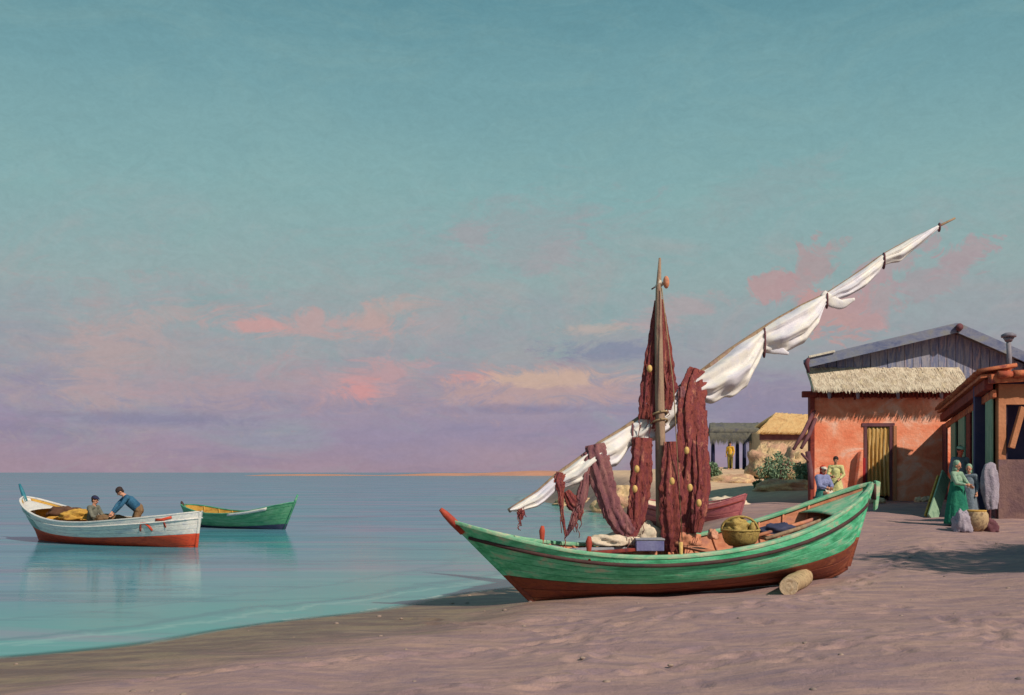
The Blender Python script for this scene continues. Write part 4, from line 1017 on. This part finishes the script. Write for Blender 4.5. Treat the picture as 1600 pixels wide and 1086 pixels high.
def bush(px, d, w, h, label, seed):
    g = on(px, d); r = thing('bush', label, 'bush', g, group='bushes on the upper beach'); q = random.Random(seed)
    st = MB()
    for k in range(5):
        a = q.uniform(0, 6.28); st.tube([(0,0,-.1), (.2*w*math.cos(a), .2*w*math.sin(a), h*.4), (.42*w*math.cos(a), .42*w*math.sin(a), h*.75)], [.05,.035,.012], 5)
    st.build('stem', X['purple_wood'], r)
    cl = [(Vector((q.gauss(0,.27)*w, q.gauss(0,.27)*w, h*(.22+.6*q.random()**1.1))), q.uniform(.16,.30)*min(w,h)) for _ in range(12)]
    cl = [(Vector((c.x*(1.25-c.z/h*.9), c.y*(1.25-c.z/h*.9), c.z)), rad) for c, rad in cl]+[(Vector((0,0,h*.86)), .14*h), (Vector((0,0,h*.15)), .3*w)]
    b = MB()
    for c, rad in cl:
        for _ in range(130):
            v = Vector((q.gauss(0,1), q.gauss(0,1), q.gauss(0,1))).normalized()*rad*q.uniform(.5,1.08)+c
            if v.z < 0: continue
            e1 = Vector((q.gauss(0,1), q.gauss(0,1), q.gauss(0,1))).normalized()*q.uniform(.05,.10); e2 = e1.cross(Vector((q.gauss(0,1), q.gauss(0,1), q.gauss(0,1)))).normalized()*.04
            b.add([v-e1, v+e2, v+e1, v-e2], [(0,1,2,3)])
    b.build('foliage', X['foliage'], r, smooth=False, fixn=False)
bush(1216, 50, 1.7, 1.65, 'tall grey-green bush left of the orange house', 1)
bush(1257, 47, 1.0, 1.0, 'rounded green bush touching the corner of the orange house', 2)
bush(1109, 56, 1.0, 1.0, 'small green bush below the open shelter, beside the nets', 3)
bush(1186, 47, .5, .35, 'tiny dark tuft on the pale sand left of the tall bush', 4)

# ------------------------------------------------------------------ people
def lerpv(a, b, t): return Vector(a).lerp(Vector(b), t)
ST = dict(pel=(0,0,.92), che=(0,.01,1.22), nek=(0,.01,1.44), hed=(0,-.02,1.60), shL=(-.18,0,1.38), shR=(.18,0,1.38), elL=(-.24,.02,1.11), elR=(.24,.02,1.11),
          wrL=(-.22,-.08,.88), wrR=(.22,-.08,.88), hiL=(-.09,0,.90), hiR=(.09,0,.90), knL=(-.10,-.02,.49), knR=(.10,-.02,.49), anL=(-.10,.02,.08), anR=(.10,.02,.08))
def figure(label, loc, rz, pose=None, scale=1.0, skin='skin', top=None, bottom=None, skirt=None, hair='hair', scarf=None, cap_=None, apron=None, vox=.011, group=None, shawl=None):
    J = {k: Vector(v) for k, v in ST.items()}
    for k, v in (pose or {}).items(): J[k] = Vector(v)
    J = {k: v*scale for k, v in J.items()}; s = scale
    r = thing('person', label, 'person', loc, (0,0,rz), group=group)
    up = (J['hed']-J['nek']).normalized(); sd_ = (J['shR']-J['shL']).normalized(); fw = up.cross(sd_).normalized()
    if fw.dot(Vector((0,-1,0))) < 0 and abs(fw.y) > .3: fw = -fw
    H = J['hed']
    b = MB(); c = b.cap
    RM = Matrix((sd_, -fw, up)).transposed()
    b.ball(H+up*.02*s, (.073*s,.09*s,.105*s), 16, 12, RM); b.ball(H-up*.055*s+fw*.02*s, (.055*s,.06*s,.06*s), 12, 9, RM)
    c(H+fw*.088*s, H+fw*.105*s-up*.025*s, .010*s, .015*s, 7)                       # nose
    for q in (-1, 1): b.ball(H+sd_*(q*.076*s)-up*.005*s, (.012*s,.02*s,.03*s), 8, 6, RM)   # ears
    c(J['nek']-up*.04*s, H-up*.04*s, .055*s, .052*s); c(J['che'], J['nek']-up*.03*s, .115*s, .07*s)
    c(J['pel'], J['che'], .125*s, .13*s, 12); c(J['shL'], J['shR'], .062*s, .062*s); c(J['hiL'], J['hiR'], .10*s, .10*s)
    for q in 'LR':
        c(J['sh'+q], J['el'+q], .055*s, .04*s); c(J['el'+q], J['wr'+q], .042*s, .026*s)
        c(J['hi'+q], J['kn'+q], .085*s, .055*s); c(J['kn'+q], J['an'+q], .057*s, .036*s)
        an = J['an'+q]; c(an-Vector((0,-.02,.035))*s, an+Vector((0,-.15,-.045))*s, .035*s, .026*s)
        # hand: palm, four fingers, thumb
        w = J['wr'+q]; d = (w-J['el'+q]).normalized(); sx = d.cross(Vector((0,1,0.3))).normalized(); nn = d.cross(sx)
        b.ball(w+d*.05*s, (.04*s,.04*s,.045*s), 8, 6)
        for f, (o, l) in enumerate(((-.03,.055),(-.010,.066),(.012,.062),(.032,.048))):
            k0 = w+d*.085*s+sx*o*s; k1 = k0+(d*.8+nn*.35).normalized()*l*.55*s; k2 = k1+(d*.4+nn*.8).normalized()*l*.5*s
            b.tube([k0-d*.02*s, k1, k2], [.0115*s,.0105*s,.0085*s], 6); b.ball(k2, .0095*s, 6, 4)
        k0 = w+d*.03*s-sx*.035*s; b.tube([k0, k0-sx*.03*s+d*.02*s, k0-sx*.035*s+d*.055*s+nn*.02*s], [.014*s,.012*s,.010*s], 6)
    blob(b, 'body', X[skin], r, vox*s*.75, 3)
    for q in (-1, 1): MB().ball(H+fw*.083*s+sd_*q*.03*s+up*.008*s, .012*s, 8, 6).build('eye', X['black'], r)
    MB().ball(H+fw*.083*s-up*.052*s, (.025*s,.012*s,.007*s), 8, 6, RM).build('mouth', X['lips'], r)
    if hair and not scarf:
        hb = MB(); hb.ball(H+up*.05*s-fw*.02*s, (.09*s,.108*s,.092*s), 16, 10, RM); hb.ball(H-fw*.05*s, (.07*s,.06*s,.09*s), 12, 8, RM)
        o = blob(hb, 'hair', X[hair], r, .012*s, 2)
    if cap_:
        hb = MB(); hb.ball(H+up*.075*s-fw*.012*s, (.09*s,.105*s,.06*s), 16, 10, RM); hb.ball(H+up*.065*s+fw*.085*s, (.06*s,.055*s,.014*s), 12, 6, RM)
        blob(hb, 'cap', X[cap_], r, .011*s, 1)
    if scarf:
        hb = MB(); hb.ball(H+up*.05*s-fw*.035*s, (.092*s,.104*s,.105*s), 16, 12, RM); hb.ball(H-up*.09*s-fw*.03*s, (.085*s,.085*s,.08*s), 12, 9, RM)
        hb.cap(H-up*.06*s-fw*.08*s, H-up*.22*s-fw*.11*s, .05*s, .02*s)
        blob(hb, 'headscarf', X[scarf], r, .012*s, 2)
    if top:
        t = MB(); t.cap(J['pel']+Vector((0,0,.03))*s, J['che'], .142*s, .152*s, 14); t.cap(J['che'], J['nek']-up*.05*s, .14*s, .075*s, 12); t.cap(J['shL'], J['shR'], .076*s, .076*s, 12)
        for q in 'LR':
            t.cap(J['sh'+q], J['el'+q], .070*s, .056*s); t.cap(J['el'+q], lerpv(J['el'+q], J['wr'+q], .8), .056*s, .042*s)
        blob(t, 'shirt', X[top], r, .014*s, 3)
    if bottom:
        t = MB(); t.cap(J['hiL'], J['hiR'], .125*s, .125*s, 12); t.cap(J['pel'], J['pel']+Vector((0,0,.05))*s, .14*s, .14*s, 12)
        for q in 'LR':
            t.cap(J['hi'+q], J['kn'+q], .108*s, .078*s); t.cap(J['kn'+q], lerpv(J['kn'+q], J['an'+q], .85), .078*s, .06*s)
        blob(t, 'trousers', X[bottom], r, .014*s, 3)
    if shawl:
        t = MB(); t.cap(J['shL'], J['shR'], .105*s, .105*s, 12); t.cap(J['che'], J['nek']-up*.06*s, .18*s, .11*s, 14)
        for q in 'LR': t.cap(J['sh'+q], J['el'+q], .10*s, .085*s)
        blob(t, 'shawl', X[shawl], r, .015*s, 3)
    if skirt:
        wa, hem, rw, rh, mm = skirt
        rows = []
        for i in range(15):
            t = i/14; c_ = lerpv(wa, hem, t)*s; rad = (rw+(rh-rw)*t**.75)*s; row = []
            for k in range(40):
                a = 2*math.pi*k/40; f = 1+.09*t*math.sin(a*9+1.3*math.sin(a*2))+.05*t*math.sin(a*4+t*2)
                row.append(c_+Vector((math.cos(a)*rad*f, math.sin(a)*rad*f*.9, 0)))
            rows.append(row)
        MB().grid(rows, True).build('skirt', X[mm], r, solid=.012)
    if apron:
        wa, hem, w0, mm = apron; rows = []
        for i in range(10):
            t = i/9; c_ = lerpv(wa, hem, t)*s; rows.append([c_+Vector((w0*s*(.6+.5*t)*(j/6-1), -.02*math.cos((j/6-1)*1.5)+.015*math.sin(j*1.7), 0)) for j in range(13)])
        MB().grid(rows).build('apron', X[mm], r, solid=.012)
    return r

SIT = dict(pel=(0,0,.12), che=(0,-.05,.42), nek=(0,-.08,.63), hed=(0,-.12,.79), shL=(-.18,-.07,.58), shR=(.18,-.07,.58), elL=(-.23,-.2,.34), elR=(.23,-.2,.34), wrL=(-.10,-.38,.28), wrR=(.10,-.38,.28),
           hiL=(-.09,0,.12), hiR=(.09,0,.12), knL=(-.14,-.40,.20), knR=(.14,-.40,.20), anL=(-.13,-.50,-.20), anR=(.13,-.50,-.20))
# in the white boat
sp1 = wl(.40, .15, 0); pz1 = P(144, 792, sp1.y)
figure('seated fisherman in grey clothes and dark cap in the white boat', (P(143,0,sp1.y).x, sp1.y, wl(.4,0,.55).z), math.radians(75), SIT, 1.0, 'skin', top='grey_cloth', bottom='brown_cloth', cap_='navy_cloth')
BEND = dict(pel=(0,.10,.86), che=(0,-.12,1.10), nek=(0,-.27,1.26), hed=(0,-.38,1.36), shL=(-.17,-.22,1.20), shR=(.17,-.22,1.20), elL=(-.20,-.42,1.00), elR=(.20,-.38,.98), wrL=(-.12,-.58,.78), wrR=(.12,-.56,.76),
            hiL=(-.09,.12,.84), hiR=(.09,.12,.84), knL=(-.12,-.04,.46), knR=(.12,-.02,.46), anL=(-.12,.04,.08), anR=(.12,.06,.08))
sp2 = wl(.64, .15, 0)
figure('standing fisherman in blue shirt bending forward over the nets in the white boat', (P(210,0,sp2.y).x, sp2.y, .10), math.radians(-62), BEND, 1.0, 'skin', top='blue_shirt', bottom='brown_cloth')
# far shelter
figure('distant person in yellow top standing under the open shelter', on(1141, 64), math.radians(-30), None, 1.0, 'skin', top='yellow_cloth', bottom='olive_cloth', vox=.02)
# beside the orange house
SITW = dict(pel=(0,0,.48), che=(0,-.05,.78), nek=(0,-.07,.99), hed=(0,-.10,1.15), shL=(-.17,-.06,.94), shR=(.17,-.06,.94), elL=(-.22,-.18,.70), elR=(.22,-.18,.70), wrL=(-.08,-.34,.64), wrR=(.08,-.34,.64),
            hiL=(-.09,0,.48), hiR=(.09,0,.48), knL=(-.13,-.42,.48), knR=(.13,-.42,.48), anL=(-.13,-.45,.08), anR=(.13,-.45,.08))
g1 = on(1283, 31.0)
figure('seated woman in lavender-blue shawl, red scarf and white cap by the orange wall', g1, math.radians(25), SITW, 1.02, 'skin', top='shawl_blue', shawl='shawl_blue', scarf='red_cloth', cap_='white_cloth',
       skirt=((0,-.1,.60), (0,-.24,.06), .17, .40, 'teal_cloth'), apron=((0,-.30,.62), (0,-.62,.18), .20, 'white_cloth'))
bx2 = thing('stool', 'low wooden stool under the seated woman by the orange wall', 'stool', g1)
MB().box((0,.03,.36), (.4,.3,.05)).build('seat', X['dark_red'], bx2, smooth=False, bevel=.01)
for i in (-1,1):
    for j in (-1,1): MB().box((.16*i,.03+.11*j,.17), (.05,.05,.34)).build('leg', X['dark_red'], bx2, smooth=False)
figure('person with dark hair in pale yellow tunic standing by the orange wall', on(1306, 31.4), math.radians(-20), dict(elL=(-.25,-.06,1.12), wrL=(-.10,-.26,1.08), elR=(.25,-.04,1.12), wrR=(.12,-.24,.98)), .93, 'skin', top='pale_yellow', skirt=((0,0,1.0),(0,0,.42), .15, .26, 'pale_yellow'))
heap('brown_jug', 'brown jug on the sand between the seated woman and the yellow tunic', 'jug', on(1301, 30.6, .16), .15, .15, .3, X['redbrown'], 60)
# group at the shed
figure('woman in emerald green dress and mint headscarf standing before the shed', on(1495, 24.6), math.radians(35), dict(elR=(.24,-.14,1.14), wrR=(.08,-.34,1.06), elL=(-.24,-.14,1.14), wrL=(-.08,-.32,1.10)), .90, 'skin', top='mint_cloth', scarf='mint_cloth',
       skirt=((0,0,1.18),(0,0,.06), .15, .34, 'green_cloth'))
figure('sunburnt person in white cap standing behind the green-dressed woman', on(1500, 27.2), math.radians(10), None, 1.06, 'skin_red', top='bluegrey_cloth', bottom='brown_cloth', cap_='mint_cloth')
figure('person in blue-grey dress and pale headscarf right of the green-dressed woman', on(1514, 25.2), math.radians(-30), None, .82, 'skin', top='bluegrey_cloth', scarf='mint_cloth', skirt=((0,0,1.1),(0,0,.06), .15, .30, 'bluegrey_cloth'))

# ------------------------------------------------------------------ small things on the sand
def pebbles():
    q = random.Random(21); b = MB()
    for _ in range(260):
        x = q.uniform(-6, 12); y = q.uniform(7, 26)
        s = float(shore(np.array([x]), np.array([y]))[0])
        if s < .15: continue
        r = q.uniform(.008, .028)*(1.4 if s < 2 else 1); z = G(x, y)
        b.ball((x, y, z), (r*q.uniform(.8,1.5), r*q.uniform(.8,1.5), r*.6), 7, 5)
    o = b.build('pebbles', X['pebble']); o['kind'] = 'stuff'; o['label'] = 'small pebbles and shells scattered on the sand'
pebbles()

def tamarisk():  # added tree out of view, placed to cast the shadow patch on the sand
    c = Vector((12.9, 14.7, 0)); c.z = G(c.x, c.y); r = thing('added_shade_tree', 'grey-green tamarisk tree added unseen beyond the right edge to shade the sand', 'tree', c); q = random.Random(4)
    t = MB(); t.tube([(0,0,-.2),(.1,.05,1),(-.05,0,2),(.1,.1,3.2)], [.26,.21,.17,.10], 10)
    for k in range(7):
        a = k*.9+q.uniform(-.3,.3); t.tube([(0,0,1.6+.15*k), (.9*math.cos(a), .9*math.sin(a), 2.7+.15*k), (1.9*math.cos(a), 1.9*math.sin(a), 3.5+.2*k)], [.10,.06,.02], 6)
    t.build('trunk', X['purple_wood'], r); b = MB()
    for _ in range(42):
        a = q.uniform(0, 6.28); d = 2.5*q.random()**.5; cc = Vector((d*math.cos(a), d*math.sin(a), 4.3+q.gauss(0,.55)-.12*d*d*.5))
        for _ in range(190):
            v = cc+Vector((q.gauss(0,1), q.gauss(0,1), q.gauss(0,.8)))*.34; e1 = Vector((q.gauss(0,1), q.gauss(0,1), q.gauss(0,1))).normalized()*.11; e2 = e1.cross(Vector((q.gauss(0,1), q.gauss(0,1), .3))).normalized()*.06
            b.add([v-e1, v+e2, v+e1, v-e2], [(0,1,2,3)])
    b.build('crown', X['foliage'], r, smooth=False, fixn=False)
tamarisk()  # added tree out of view, shades the sand

for i_, (px_, py_, d_) in enumerate(((1030,648,15.98),(1030,660,15.98))):
    mm = MB().tube([BI @ (P(px_, py_, d_)+Vector((.13*math.cos(a), .17*math.sin(a)+.05, .05*math.cos(a+1)))) for a in [2*math.pi*k/20 for k in range(21)]], .017, 6, cap=False).build('mast_lashing', X['rope'], big)
